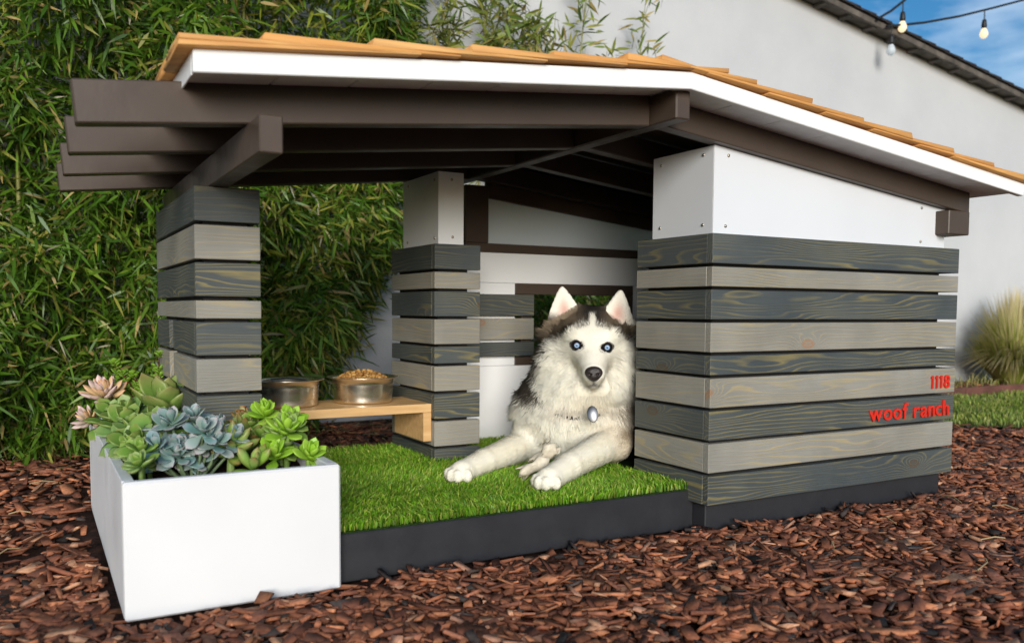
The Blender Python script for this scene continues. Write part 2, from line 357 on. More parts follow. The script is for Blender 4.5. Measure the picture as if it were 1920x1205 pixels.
# --- beams and rafters
box('beam', -1.3531, -1.3038, -.1154, 1.36, 1.0045, 1.0835, MAT['brown'], house, .003)
box('ridge_beam', -.2489, -.1999, -.1191, 1.36, 1.1979, 1.28, MAT['brown'], house, .004)
box('eave_beam', 1.083, 1.203, -.03, 1.36, RR(1.14)-.093, RR(1.203)-.001, MAT['brown'], house, .003)
RY = [-.0066+.3812*i for i in range(4)]; rt = .049
for y in RY:
    x0, x1 = -1.6937, -.2495; h = .0855
    prism('rafter', [(x0+.007, RL(x0)-.001), (x1, RL(x1)), (x1, RL(x1)+h), (x0-.001, RL(x0)+h)], y, y+rt, MAT['brown'], house, .003)
    x0, x1 = -.1993, 1.236
    prism('rafter', [(x0, RR(x0)), (x1, RR(x1)), (x1, RR(x1)+.0765), (x0, RR(x0)+.0765)], y, y+rt, MAT['brown'], house, .003)
# --- roof: sheathing, soffit boards, fascia, shingles
FY = -.1502; RXR, RXL, RXE = -.2244, -1.4867, 1.3253; RB = 1.365
TL = lambda x: 1.3168+(x-RXR)*.1043; TR = lambda x: 1.3168-(x-RXR)*.1132
dk = .0325
roof = prism('roof', [(RXL+.004, TL(RXL)-dk+.012), (RXR, TL(RXR)-dk+.012), (RXE-.004, TR(RXE)-dk+.012), (RXE-.004, TR(RXE)-.002), (RXR, TR(RXR)-.002), (RXL+.004, TL(RXL)-.002)], FY+.024, RB, MAT['brown'], house, 0)
def soff(x0, x1, T, y1):
    prism('soffit_board', [(x0, T(x0)-dk), (x1, T(x1)-dk), (x1, T(x1)-dk+.0115), (x0, T(x0)-dk+.0115)], FY+.0245, y1, MAT['soffit'], roof, .0022)
n = 7
for i in range(n): a = RXL+.006+(RXR-RXL-.008)*i/n; b = RXL+.006+(RXR-RXL-.008)*(i+1)/n-.003; soff(a, b, TL, .2)
n = 8
for i in range(n): a = RXR+.003+(RXE-RXR-.012)*i/n; b = RXR+.003+(RXE-RXR-.012)*(i+1)/n-.003; soff(a, b, TR, .2)
ft = .0452
prism('fascia', [(RXL, TL(RXL)-ft), (RXR, TL(RXR)-ft), (RXE, TR(RXE)-ft*.95), (RXE+.006, TR(RXE)), (RXR, TR(RXR)), (RXL, TL(RXL))], FY, FY+.0235, MAT['white'], roof, .0022)
prism('fascia', [(RXL-.0005, TL(RXL)-ft), (RXL+.0035, TL(RXL)-ft), (RXL+.0035, TL(RXL)-.0005), (RXL-.0005, TL(RXL)-.0005)], FY+.024, RB, MAT['white'], roof, .001)
def shingle(xb, sgn, y0, y1, T, lift, length, tb):
    """butt end at xb (downslope), running upslope; sgn=+1 left slope, -1 right slope"""
    xu = xb+sgn*length; za, zu = T(xb)+lift, T(xu)+.003
    if (sgn > 0 and xu > RXR+.02) or (sgn < 0 and xu < RXR-.02): xu = RXR+sgn*.02; zu = T(RXR)+.004
    ty = y1-y0; c = np.array([(xb+xu)/2, (y0+y1)/2, (za+zu)/2+tb/2]); j = lambda s: random.uniform(-s, s)
    V = np.array([(xb+j(.004), y0, za), (xu, y0, zu), (xu, y1, zu), (xb+j(.004), y1, za),
                  (xb+j(.004), y0+.001, za+tb+j(.003)), (xu, y0+.001, zu+.005), (xu, y1-.001, zu+.005), (xb+j(.004), y1-.001, za+tb+j(.003))])-c
    Fc = np.array([(0, 3, 2, 1), (4, 5, 6, 7), (0, 1, 5, 4), (1, 2, 6, 5), (2, 3, 7, 6), (3, 0, 4, 7)])
    if sgn < 0: Fc = Fc[:, ::-1]
    me = arr_mesh('shingle', V, Fc, MAT['cedar']); bm = bmesh.new(); bm.from_mesh(me); bmesh.ops.recalc_face_normals(bm, faces=bm.faces[:]); bmesh.ops.bevel(bm, geom=bm.edges[:], offset=.0016, segments=1, affect='EDGES', profile=.5); bm.to_mesh(me); bm.free()
    link(bpy.data.objects.new('shingle', me), roof, c)
def course(xb, sgn, T, lift, length, tb, off):
    y = FY-.022+off
    while y < RB+.01:
        wd = random.uniform(.13, .24); y1 = min(y+wd, RB+.02)
        if y1-y > .03: shingle(xb+random.uniform(-.004, .004), sgn, y+.0018, y1, T, lift+random.uniform(0, .003), length, tb*random.uniform(.85, 1.15))
        y = y1
course(RXL-.030, 1, TL, .0005, .5, .010, 0); course(RXL-.026, 1, TL, .0110, .5, .011, 0)
for k, xb in enumerate((-1.352, -1.124, -.888, -.667, -.446)): course(xb, 1, TL, .014, .44, .017, random.uniform(0, .004))
course(RXE+.03, -1, TR, .0005, .46, .012, 0)
for k, xb in enumerate((1.335, 1.115, .89, .675, .441, .22, -.004)): course(xb, -1, TR, .013, .40, .016, random.uniform(0, .004))
for sgn, T in ((1, TL), (-1, TR)):       # ridge caps
    y = FY-.018
    while y < RB:
        y1 = min(y+random.uniform(.2, .26), RB+.015); shingle(RXR-sgn*.115, sgn, y, y1-.002, T, .021, .135, .014); y = y1
# --- turf platform
deck = box('platform', -1.128, .0200, .0871, 1.25, 0, .1228, MAT['char'], house, .003)
box('turf_backing', -1.126, .0195, .090, 1.248, .1232, .1268, MAT['turfbase'], deck, .001)
box('floor', .022, 1.119, .37, 1.199, .1005, .1268, MAT['turfbase'], house, .001)
def blades(n, x0, x1, y0, y1, z0, hmin, hmax, wmin, wmax, cols, lean=.5, mask=None):
    p = np.stack([rng.uniform(x0, x1, n), rng.uniform(y0, y1, n)], -1)
    if mask is not None: p = p[mask(p)]
    n = len(p); h = rng.uniform(hmin, hmax, n); wd = rng.uniform(wmin, wmax, n); th = rng.uniform(0, 6.283, n)
    ln = rng.uniform(.1, 1, n)*lean*(1+.35*np.sin(p[:, 0]*7+p[:, 1]*5)); la = 2.2*np.sin(p[:, 0]*4+1)+1.7*np.sin(p[:, 1]*5+p[:, 0]*2)+rng.normal(0, 1.1, n); h = h*(1+.16*np.sin(p[:, 0]*9+2)*np.sin(p[:, 1]*11))
    d = np.stack([np.cos(la)*ln, np.sin(la)*ln], -1); s = np.stack([np.cos(th), np.sin(th)], -1)*wd[:, None]*.5
    V = np.zeros((n, 5, 3)); zz = z0(p) if callable(z0) else np.full(n, z0)
    V[:, 0, :2] = p-s; V[:, 1, :2] = p+s; V[:, 0, 2] = V[:, 1, 2] = zz
    m = p+d*(h*.45)[:, None]*.6; V[:, 2, :2] = m-s*.8; V[:, 3, :2] = m+s*.8; V[:, 2, 2] = V[:, 3, 2] = zz+h*.6
    V[:, 4, :2] = p+d*h[:, None]; V[:, 4, 2] = zz+h*(1-.25*ln)
    i = np.arange(n)[:, None]*5
    Fc = np.concatenate([i+np.array([[0, 1, 3]]), i+np.array([[0, 3, 2]]), i+np.array([[2, 3, 4]])], 1).reshape(-1, 3)
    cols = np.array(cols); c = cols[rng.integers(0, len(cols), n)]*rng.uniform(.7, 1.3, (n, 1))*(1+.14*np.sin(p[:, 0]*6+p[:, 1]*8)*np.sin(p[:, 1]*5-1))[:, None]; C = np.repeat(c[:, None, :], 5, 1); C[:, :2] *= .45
    return V.reshape(-1, 3), Fc, C.reshape(-1, 3)
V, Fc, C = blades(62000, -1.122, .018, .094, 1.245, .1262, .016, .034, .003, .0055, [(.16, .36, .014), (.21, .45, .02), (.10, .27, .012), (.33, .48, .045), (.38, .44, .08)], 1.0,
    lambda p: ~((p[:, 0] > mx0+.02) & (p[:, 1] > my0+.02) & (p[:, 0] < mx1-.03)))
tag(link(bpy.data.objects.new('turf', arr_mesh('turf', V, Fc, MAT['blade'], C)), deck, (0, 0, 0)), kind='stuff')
# --- lettering
def lettering(txt, name, part, size, anchor_r, zbase, ext=.006, tr=.075):
    objs = []; x = 0.
    for ch in txt:
        if ch == ' ': x += size*.30; continue
        if ch == '1':
            q_ = [(.085, 0), (.195, 0), (.195, .70), (.115, .70), (.0, .605), (.035, .535), (.085, .575)]; bm = bmesh.new()
            fa = [bm.verts.new((a_*size, b_*size, ext/2)) for a_, b_ in q_]; fb = [bm.verts.new((a_*size, b_*size, -ext/2)) for a_, b_ in q_]
            bm.faces.new(fa); bm.faces.new(fb[::-1])
            for i_ in range(7): bm.faces.new((fa[i_], fb[i_], fb[(i_+1) % 7], fa[(i_+1) % 7]))
            bmesh.ops.recalc_face_normals(bm, faces=bm.faces[:]); me = bpy.data.meshes.new(name); bm.to_mesh(me); bm.free(); me.materials.append(MAT['red']); objs.append((me, x, ch)); x += size*(.195+tr); continue
        cu = bpy.data.curves.new('t', 'FONT'); cu.body = ch; cu.size = size; cu.extrude = ext/2; cu.offset = size*.006; cu.bevel_depth = .0006; cu.resolution_u = 4
        t = bpy.data.objects.new('t', cu); SC.collection.objects.link(t); bpy.context.view_layer.update()
        me = bpy.data.meshes.new_from_object(t.evaluated_get(bpy.context.evaluated_depsgraph_get())); bpy.data.objects.remove(t)
        co = np.array([v.co for v in me.vertices]); x0, x1 = co[:, 0].min(), co[:, 0].max()
        me.materials.clear(); me.materials.append(MAT['red']); objs.append((me, x-x0, ch)); x += x1-x0+size*tr
    for me, xo, ch in objs:
        o = link(bpy.data.objects.new(name, me), part, (anchor_r-(x-size*tr)*LSX+xo*LSX, -ext/2-.0012, zbase)); o.rotation_euler = (math.pi/2, 0, 0); o.scale.x = LSX
LSX = 1.05
lettering('1118', 'digit', wall, .066, 1.159, LEV[5][0]+.018, tr=.17); LSX = 1.12
lettering('woof ranch', 'letter', wall, .079, 1.159, LEV[6][0]+.018)

# ------------------------------------------------------------------ planter, feeding shelf, bowls
x0, x1, y0, y1, hz, t = -1.6134, -1.1325, .0441, 1.262, .3072, .026
planter = empty('planter_box', ((x0+x1)/2, (y0+y1)/2, 0), 'long white painted planter box filled with succulents', 'planter')
box('front_panel', x0, x1, y0, y0+t, .002, hz, MAT['planter'], planter, .005)
box('side_panel', x0, x0+t, y0+t+.0004, y1-t, .002, hz-.0006, MAT['planter'], planter, .002)
box('side_panel', x1-t, x1, y0+t+.0004, y1-t, .002, hz-.0006, MAT['planter'], planter, .002)
box('rear_panel', x0, x1, y1-t+.0004, y1, .002, hz, MAT['planter'], planter, .003)
def bumpy(name, xa, xb, ya, yb_, z, amp, nx, ny, mat, parent=None):
    ph = rng.uniform(0, 6, 8)
    f = lambda X, Y: z+amp*(np.sin(X*31+ph[0])*np.sin(Y*27+ph[1])+.6*np.sin(X*67+ph[2]+Y*41)+.4*np.sin(Y*89+ph[3]-X*53))*.5+rng.normal(0, amp*.25, X.shape)
    return link(bpy.data.objects.new(name, grid_sheet(name, xa, xb, ya, yb_, nx, ny, f, mat)), parent, (0, 0, 0))
bumpy('soil', x0+t+.001, x1-t-.001, y0+t+.001, y1-t-.001, .268, .012, 40, 100, MAT['soil'], planter)

shelf = empty('feeding_shelf', (-.87, 1.0, .2), 'pale bamboo plywood shelf bridging two slat posts, holding two bowls', 'shelf')
zs = .343; sa, sb = .866, 1.147
box('shelf_top', -1.2212, -.528, sa, sb, zs-.031, zs, MAT['ply'], shelf, .0015)
for xa in (-.559, -1.2212): lg = box('leg', xa, xa+.031, sa+.0005, sb-.0005, .207, zs-.0315, MAT['ply'], shelf, .0015)
def bowl(cx, cy, r, h, label):
    R, b = r, r*.80
    prof = [(.0001, .004), (b*.9, .004), (b, .001), (b*1.03, .006), (b*1.02, .014), (b*1.05, h*.35), (b*1.07, h*.72), (b*1.08, h*.93), (R, h*.985), (R*1.01, h), (R*.995, h+.002), (R*.86, h*.955), (b*1.03, h*.9), (b*.99, h*.3), (b*.9, .014), (.0001, .012)]
    V, Fc = lathe(prof, 56); o = link(bpy.data.objects.new('dog_bowl', arr_mesh('dog_bowl', V, Fc, MAT['steel'], smooth=True)), None, (cx, cy, zs+.0006))
    return tag(o, label, 'bowl', 'steel bowls on the shelf')
bowl(-.728, 1.03, .128, .092, 'stainless steel dog bowl heaped with brown kibble on the shelf')
bowl(-1.005, 1.03, .128, .092, 'stainless steel dog bowl without kibble on the shelf beside the slat pier')
def ico():
    bm = bmesh.new(); bmesh.ops.create_icosphere(bm, subdivisions=1, radius=1); V = np.array([v.co for v in bm.verts]); Fc = np.array([[v.index for v in f.verts] for f in bm.faces]); bm.free(); return V, Fc
IV, IF = ico()
n = 420; rr = .098*np.sqrt(rng.uniform(0, 1, n)); th = rng.uniform(0, 6.283, n)
P = np.stack([-.728+rr*np.cos(th), 1.03+rr*np.sin(th), zs+.074+.034*(1-(rr/.098)**2)+rng.uniform(-.014, .008, n)], -1)
sz = rng.uniform(.0075, .0115, n); sq = np.stack([sz, sz*rng.uniform(.7, 1, n), sz*rng.uniform(.6, .9, n)], -1)
V = (IV[None]*sq[:, None, :]+P[:, None, :]+rng.normal(0, .0008, (n, 12, 3))).reshape(-1, 3); Fc = (IF[None]+np.arange(n)[:, None, None]*12).reshape(-1, 3)
C = np.repeat(np.array([(.42, .22, .06), (.50, .28, .085), (.34, .16, .04)])[rng.integers(0, 3, n)], 12, 0)
tag(link(bpy.data.objects.new('kibble', arr_mesh('kibble', V, Fc, MAT['kib'], C, smooth=True))), 'heap of brown round kibble filling the steel bowl', 'dog food', kind='stuff')

# ------------------------------------------------------------------ succulents
def leaf_mesh(L_, W_, T_, tipw, c0, c1, cup=.25, curl=.3, tip=None, key=None, nl=7, nc=8):
    """fleshy leaf from the origin along +X, face up +Z; obovate when tipw>.5"""
    V = []; C = []
    for i in range(nl):
        s = i/(nl-1); ww = W_*(max(0, math.sin(math.pi*min(1, s**(1+tipw*1.2))))**.75)+W_*.16*(1-s)
        if i == nl-1: ww = W_*.03
        tt = T_*(math.sin(math.pi*(.12+.85*s))**.6)
        if i == nl-1: tt = T_*.08
        for k in range(nc):
            a = 2*math.pi*k/nc; yy = ww*math.cos(a); zz = tt*math.sin(a)
            V.append((s*L_*math.cos(curl*s*.9), yy, zz+cup*yy*yy/max(W_, 1e-4)+s*s*L_*math.sin(curl)*.55))
            e = abs(math.cos(a))**6 if tip is not None else 0; m = s**1.3
            c = [c0[q]*(1-m)+c1[q]*m for q in range(3)]
            if tip is not None: f = max(e*.65*s, max(0, (s-.72)/.28)); c = [c[q]*(1-f)+tip[q]*f for q in range(3)]
            C.append(c)
    Fc = []
    for i in range(nl-1):
        for k in range(nc): Fc.append((i*nc+k, i*nc+(k+1) % nc, (i+1)*nc+(k+1) % nc, (i+1)*nc+k))
    return arr_mesh('leaf', np.array(V), np.array(Fc), MAT['succ'], np.array(C), smooth=True)
def rosette(plant, pos, meshes, n, tilt0, tilt1, sc0, sc1, axis=(0, 0, 1), ph=None, rise=.0):
    """leaves spiralling from steep (centre) to flat (outside) round axis"""
    q = Vector((0, 0, 1)).rotation_difference(Vector(axis).normalized()).to_matrix(); a = random.uniform(0, 6.28) if ph is None else ph
    for i in range(n):
        f = i/max(1, n-1); a += 2.39996; el = math.radians(tilt0+(tilt1-tilt0)*f+random.uniform(-7, 7)); sc = (sc0+(sc1-sc0)*f)*random.uniform(.88, 1.1)
        m = q @ Matrix.Rotation(a+random.uniform(-.15, .15), 3, 'Z') @ Matrix.Rotation(-el, 3, 'Y') @ Matrix.Rotation(random.uniform(-.25, .25), 3, 'X')
        o = bpy.data.objects.new('leaf', random.choice(meshes)); link(o, plant)
        o.rotation_euler = m.to_euler(); o.scale = (sc,)*3; o.location = Vector(pos)+q @ Vector((0, 0, rise*(1-f)))
def stem(plant, pts, r0, r1, c):
    V, Fc = tube(pts, list(np.linspace(r0, r1, len(pts))), 7); link(bpy.data.objects.new('stem', arr_mesh('stem', V, Fc, MAT['succ'], np.tile(c, (len(V), 1)), smooth=True)), plant)
def plant(x, y, label, g='succulents in the planter'):
    return empty('succulent', (x, y, .268), label, 'succulent', g)
GS = (.18, .27, .06)
# pale pink ghost plant
pk = [leaf_mesh(.085, .013, .007, .55, (.48, .42, .26), (.70, .54, .50), .1, .35, (.70, .46, .44)), leaf_mesh(.08, .013, .007, .5, (.52, .40, .16), (.74, .50, .28), .1, .4, (.72, .38, .22))]
p = plant(-1.575, 1.13, 'pale pink and peach pointed rosette succulent leaning over the planter corner')
for q, tl, ax, n, s in (((.0, -.05, .12), 75, (-.25, -.5, 1), 36, .95), ((-.04, -.06, .05), 75, (-.7, -.5, .8), 18, .72), ((.16, .02, .12), 80, (.1, -.2, 1), 16, .75)):
    stem(p, [(q[0]*.3, q[1]*.3, 0), (q[0]*.7, q[1]*.6, q[2]*.6), q], .009, .007, GS); rosette(p, q, pk, n, tl, 2, .75*s, 1.1*s, ax, rise=.02)
# small leaved jade shrub behind
jd = [leaf_mesh(.02, .0085, .003, .6, (.13, .25, .02), (.20, .36, .03), .1, .1)]
p = empty('jade_shrub', (-1.44, 1.16, .268), 'upright shrub with tiny round green leaves behind the big paddle succulent', 'shrub')
for k in range(11):
    b = np.array([random.uniform(-.13, .08), random.uniform(-.03, .03), random.uniform(.14, .27)]); P_ = [np.zeros(3), b*.5+(.01, 0, .02), b]
    V, Fc = tube(P_, [.005, .0035, .0015], 5); link(bpy.data.objects.new('stem', arr_mesh('stem', V, Fc, MAT['succ'], np.tile((.10, .03, .015), (len(V), 1)), smooth=True)), p)
    for j in range(14):
        f = random.uniform(.35, 1); q = P_[1]*(1-f)*2+P_[2]*(2*f-1) if f > .5 else P_[1]*f*2; rosette(p, q, jd, 2, 20, 40, .8, 1.1)
# big paddle leaves
pd = [leaf_mesh(.15, .036, .007, .5, (.10, .20, .03), (.20, .33, .06), .25, .12, (.34, .27, .10)), leaf_mesh(.135, .037, .007, .6, (.09, .18, .03), (.17, .29, .05), .25, .15, (.30, .28, .10))]
p = plant(-1.44, .80, 'big rosette of broad pale green paddle leaves against the slat pier')
stem(p, [(0, 0, 0), (.01, -.02, .08)], .016, .013, GS); rosette(p, (.01, -.02, .07), pd, 13, 78, 36, .9, 1.12, (.0, -.1, 1), ph=.4, rise=.02)
# green rosettes on the left
gr = [leaf_mesh(.10, .028, .006, .5, (.09, .19, .03), (.16, .31, .045), .4, .35, (.27, .30, .08)), leaf_mesh(.09, .026, .006, .55, (.11, .22, .05), (.18, .32, .08), .4, .3, (.25, .33, .1))]
p = plant(-1.535, .72, 'mid green leafy rosettes spilling along the left rim of the planter')
for q, ax in (((0, 0, .06), (-.3, -.4, 1)), ((.0, -.17, .06), (-.3, -.5, 1)), ((.02, .16, .07), (-.3, -.3, 1)), ((-.005, -.30, .05), (-.3, -.6, .9)), ((.07, -.08, .06), (0, -.4, 1)), ((-.02, .26, .05), (-.3, -.4, 1))):
    stem(p, [(q[0], q[1], -.005), q], .009, .008, GS); rosette(p, q, gr, 15, 70, -12, .7, 1.1, ax, rise=.012)
# blue grey spatulate
bl = [leaf_mesh(.072, .0195, .004, .6, (.15, .26, .21), (.24, .37, .34), .35, .3, (.40, .36, .38)), leaf_mesh(.066, .018, .004, .5, (.20, .30, .25), (.33, .41, .39), .3, .35, (.46, .37, .38)), leaf_mesh(.07, .02, .004, .6, (.10, .22, .18), (.20, .34, .34), .35, .25, (.33, .36, .38))]
p = plant(-1.44, .25, 'powdery blue grey succulent with flat spoon leaves at the planter front')
for k in range(22):
    a = random.uniform(0, 6.28); r = .09*math.sqrt(random.random()); q = (r*math.cos(a)*1.05, r*math.sin(a)*.9, .085+random.uniform(-.055, .055)-r*.2)
    stem(p, [(q[0]*.4, q[1]*.4, 0), (q[0]*.8, q[1]*.8, q[2]*.5), q], .0045, .0035, (.17, .24, .12)); rosette(p, q, bl, 9, 75, -20, .55, .85, (q[0]*4, q[1]*4-.5, 1), rise=.014)
# plump finger leaves
fg = [leaf_mesh(.10, .0165, .0125, .35, (.17, .32, .03), (.25, .42, .06), .05, .25, (.25, .14, .05)), leaf_mesh(.09, .0175, .013, .4, (.22, .38, .06), (.30, .46, .12), .05, .2, (.28, .18, .06))]
p = plant(-1.345, .24, 'plump bright green finger leaf rosette at the planter front')
for q, ax, n, s in (((.0, .03, .045), (0, -.35, 1), 18, .95), ((.03, -.07, .015), (.1, -.6, .7), 9, .85), ((-.03, .12, .05), (0, -.2, 1), 10, .8)):
    stem(p, [(q[0], q[1], -.005), q], .011, .009, (.25, .36, .1)); rosette(p, q, fg, n, 82, 0, .75*s, 1.05*s, ax, rise=.02)
# glossy bright green sedum
br = [leaf_mesh(.075, .018, .006, .45, (.19, .37, .02), (.28, .50, .035), .35, .3), leaf_mesh(.068, .0165, .006, .4, (.24, .43, .03), (.34, .54, .06), .35, .35)]
p = plant(-1.205, .27, 'glossy lime green pointed rosettes at the inner front corner of the planter')
for q, ax, s in (((0, 0, .085), (0, -.5, 1), 1.05), ((.035, -.08, .03), (.2, -.6, 1), .85), ((.03, .09, .10), (.1, -.4, 1), .9), ((-.03, .10, .12), (-.1, -.4, 1), .8), ((-.045, -.06, .035), (-.1, -.6, 1), .8)):
    stem(p, [(q[0], q[1], -.005), q], .008, .006, (.22, .36, .06)); rosette(p, q, br, 13, 78, 0, .6, 1.05*s, ax, rise=.014)
# red tinged
rd = [leaf_mesh(.04, .0095, .004, .4, (.16, .24, .05), (.28, .30, .08), .3, .4, (.30, .045, .03)), leaf_mesh(.036, .009, .004, .4, (.22, .28, .07), (.34, .36, .12), .3, .45, (.34, .08, .05))]
p = plant(-1.20, .44, 'cluster of small red tipped green rosettes beside the shelf')
for k in range(16):
    q = (random.uniform(-.10, .045), random.uniform(-.03, .09) if k % 2 else random.uniform(.0, .3), random.uniform(.05, .135)); stem(p, [(q[0]*.6, q[1]*.8, -.005), (q[0]*.9, q[1], q[2]*.6), q], .005, .004, (.2, .2, .07)); rosette(p, q, rd, 21, 80, -5, .65, 1.25, (random.uniform(-.3, .3), -.4, 1), rise=.014)
# long dark green strap leaves in the middle
st = [leaf_mesh(.14, .019, .005, .3, (.08, .15, .03), (.16, .25, .05), .5, .35, (.28, .13, .05))]
p = plant(-1.285, .40, 'dark green strap leaf rosette with russet edges in front of the slat pier')
rosette(p, (0, 0, .04), st, 15, 65, 12, .7, 1.0, (0, -.2, 1), rise=.015)

sg = [leaf_mesh(.05, .015, .005, .5, (.10, .22, .03), (.20, .36, .05), .35, .3, (.26, .33, .08)), leaf_mesh(.045, .014, .005, .5, (.14, .26, .06), (.24, .38, .10), .35, .3, (.30, .34, .12))]
p = plant(-1.535, .24, 'small green rosettes packed into the outer front corner of the planter')
for k in range(9):
    q = (random.uniform(-.035, .05), random.uniform(-.11, .16), random.uniform(.035, .075)); stem(p, [(q[0], q[1], -.005), q], .006, .005, GS); rosette(p, q, sg, 12, 75, -8, .7, 1.15, (random.uniform(-.4, .2), -.4, 1), rise=.01)
p = plant(-1.30, .36, 'low fresh green rosettes filling the middle of the planter behind the finger leaves')
for k in range(14):
    q = (random.uniform(-.13, .13), random.uniform(-.10, .08), random.uniform(.04, .11)); stem(p, [(q[0], q[1], -.005), q], .006, .005, GS); rosette(p, q, sg, 12, 75, -8, .8, 1.25, (random.uniform(-.3, .3), -.4, 1), rise=.01)

# ------------------------------------------------------------------ neighbouring building, lights
WY = 3.12
bld = empty('building', (2.5, WY, 0), 'pale stucco gable wall with a shingled eave behind the bamboo', 'building')
rk = lambda x: 3.225-(x-3.727)*.1535
PX = -1.0
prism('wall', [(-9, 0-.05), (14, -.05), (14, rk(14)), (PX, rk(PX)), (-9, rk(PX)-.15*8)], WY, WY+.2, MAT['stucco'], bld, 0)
for (xa, xb, s) in ((PX, 14, 1),):
    prism('soffit', [(xa, rk(xa)+.006), (xb, rk(xb)+.006), (xb, rk(xb)+.03), (xa, rk(xa)+.03)], 2.995, WY+.05, MAT['rake'], bld, 0)
    prism('rake_board', [(xa, rk(xa)-.014), (xb, rk(xb)-.014), (xb, rk(xb)+.035), (xa, rk(xa)+.035)], 2.965, 2.993, MAT['rake'], bld, .003)
    x = xa+.4
    while x < 10:
        prism('rafter_tail', [(x, rk(x)-.018), (x+.05, rk(x+.05)-.018), (x+.05, rk(x+.05)+.004), (x, rk(x)+.004)], 2.995, WY-.002, MAT['rake'], bld, .002); x += .3
    x = xa
    while x < 10:
        prism('roof_shingle', [(x, rk(x)+.037), (x+.27, rk(x+.27)+.044), (x+.27, rk(x+.27)+.066), (x, rk(x)+.05)], 2.94, 3.14, MAT['rooftile'], bld, .002); x += .2
    prism('roof', [(xa, rk(xa)+.036), (xb, rk(xb)+.036), (xb, rk(xb)+.04), (xa, rk(xa)+.04)], 3.14, WY+4, MAT['rooftile'], bld, 0)
def cable(pts, label):
    tag(tube_obj('light_cable', pts, .011, MAT['wire'], None, 6), label, 'cable')
def hang(p, drop, label, lit=True, k=1.):
    o = empty('string_light', p-np.array([0, 0, drop]), label, 'light', 'bulbs of the string lights')
    tube_obj('cord', [p+(0, 0, .004), p-(0, 0, drop-.1)], .006, MAT['wire'], o, 6)
    V, Fc = lathe([(.001, .11), (.016, .108), (.02, .09), (.024, .05), (.02, .03), (.001, .028)], 14); link(bpy.data.objects.new('socket', arr_mesh('socket', V, Fc, MAT['wire'], smooth=True)), o, p-(0, 0, drop))
    V, Fc = lathe([(.017, .032), (.027, .012), (.036, -.012), (.036, -.03), (.026, -.05), (.012, -.06), (.0005, -.062)], 18); link(bpy.data.objects.new('bulb', arr_mesh('bulb', V, Fc, MAT['bulb'] if lit else MAT['frost'], smooth=True)), o, p-(0, 0, drop))
YC = 2.93; at = lambda u, v: CAM+ray(u, v)*(YC-CAM[1])/ray(u, v)[1]; A, B, Cc, D = at(1645, 36), at(1697, 0), at(1662, 50), at(1920, 0)
cable([A, A*.5+B*.5-(0, 0, .012), B, B*2-A+(0, 0, .02), B*3.5-A*2.5+(0, 0, .08)], 'short black light cable rising steeply from the eave')
cable([Cc, Cc*.75+D*.25-(0, 0, .03), Cc*.5+D*.5-(0, 0, .035), Cc*.25+D*.75-(0, 0, .02), D, D*1.5-Cc*.5+(0, 0, .12)], 'long black light cable rising gently across the sky')
hang(A+(B-A)*.93, .20, 'lit string bulb just above the roof edge of the stucco building')
f = .69; hang(Cc*(1-f)+D*f-(0, 0, .03), .19, 'lit string bulb hanging against open sky beside the eave')
hang(Cc+(D-Cc)*.035, .19, 'unlit string bulb hanging in front of the stucco wall under the eave', False)

# ------------------------------------------------------------------ mulch, lawn, edging
lawn_mask = lambda p: (p[:, 0]*.62+p[:, 1] > 3.02+.10*np.sin(p[:, 0]*3)+.06*np.sin(p[:, 1]*9+p[:, 0]*5)) & (p[:, 1] < 2.2)
lawn = link(bpy.data.objects.new('lawn', grid_sheet('lawn', 0, 1, 0, 1, 2, 2, lambda X, Y: X*0, MAT['lawnbase'])), None, (0, 0, 0)); tag(lawn, kind='structure')
pts = [(1.5, 2.2), (2.2, 1.66), (3.0, 1.16), (3.6, .79), (4.4, .29), (6, -.7), (14, -5.5), (14, 2.2)]
lawn.data = arr_mesh('lawn', np.array([(a, b, .004) for a, b in pts]), np.array([list(range(len(pts)))]), MAT['lawnbase'])
V, Fc, C = blades(60000, 1.4, 9, -1.2, 2.2, .003, .02, .055, .005, .010, [(.20, .27, .035), (.26, .33, .05), (.15, .24, .03), (.34, .34, .09)], .8, lawn_mask)
tag(link(bpy.data.objects.new('lawn_grass', arr_mesh('lawn_grass', V, Fc, MAT['blade'], C))), 'mown lawn grass beyond the mulch bed', 'grass', kind='stuff')
o = empty('garden_edging', (5, 2.25, 0), 'low brown edging board between lawn and wall border', 'edging')
for i in range(4): box('board', .4+i*2.2, .4+i*2.2+2.19, 2.235, 2.265, 0, .075, MAT['bender'], o, .003)
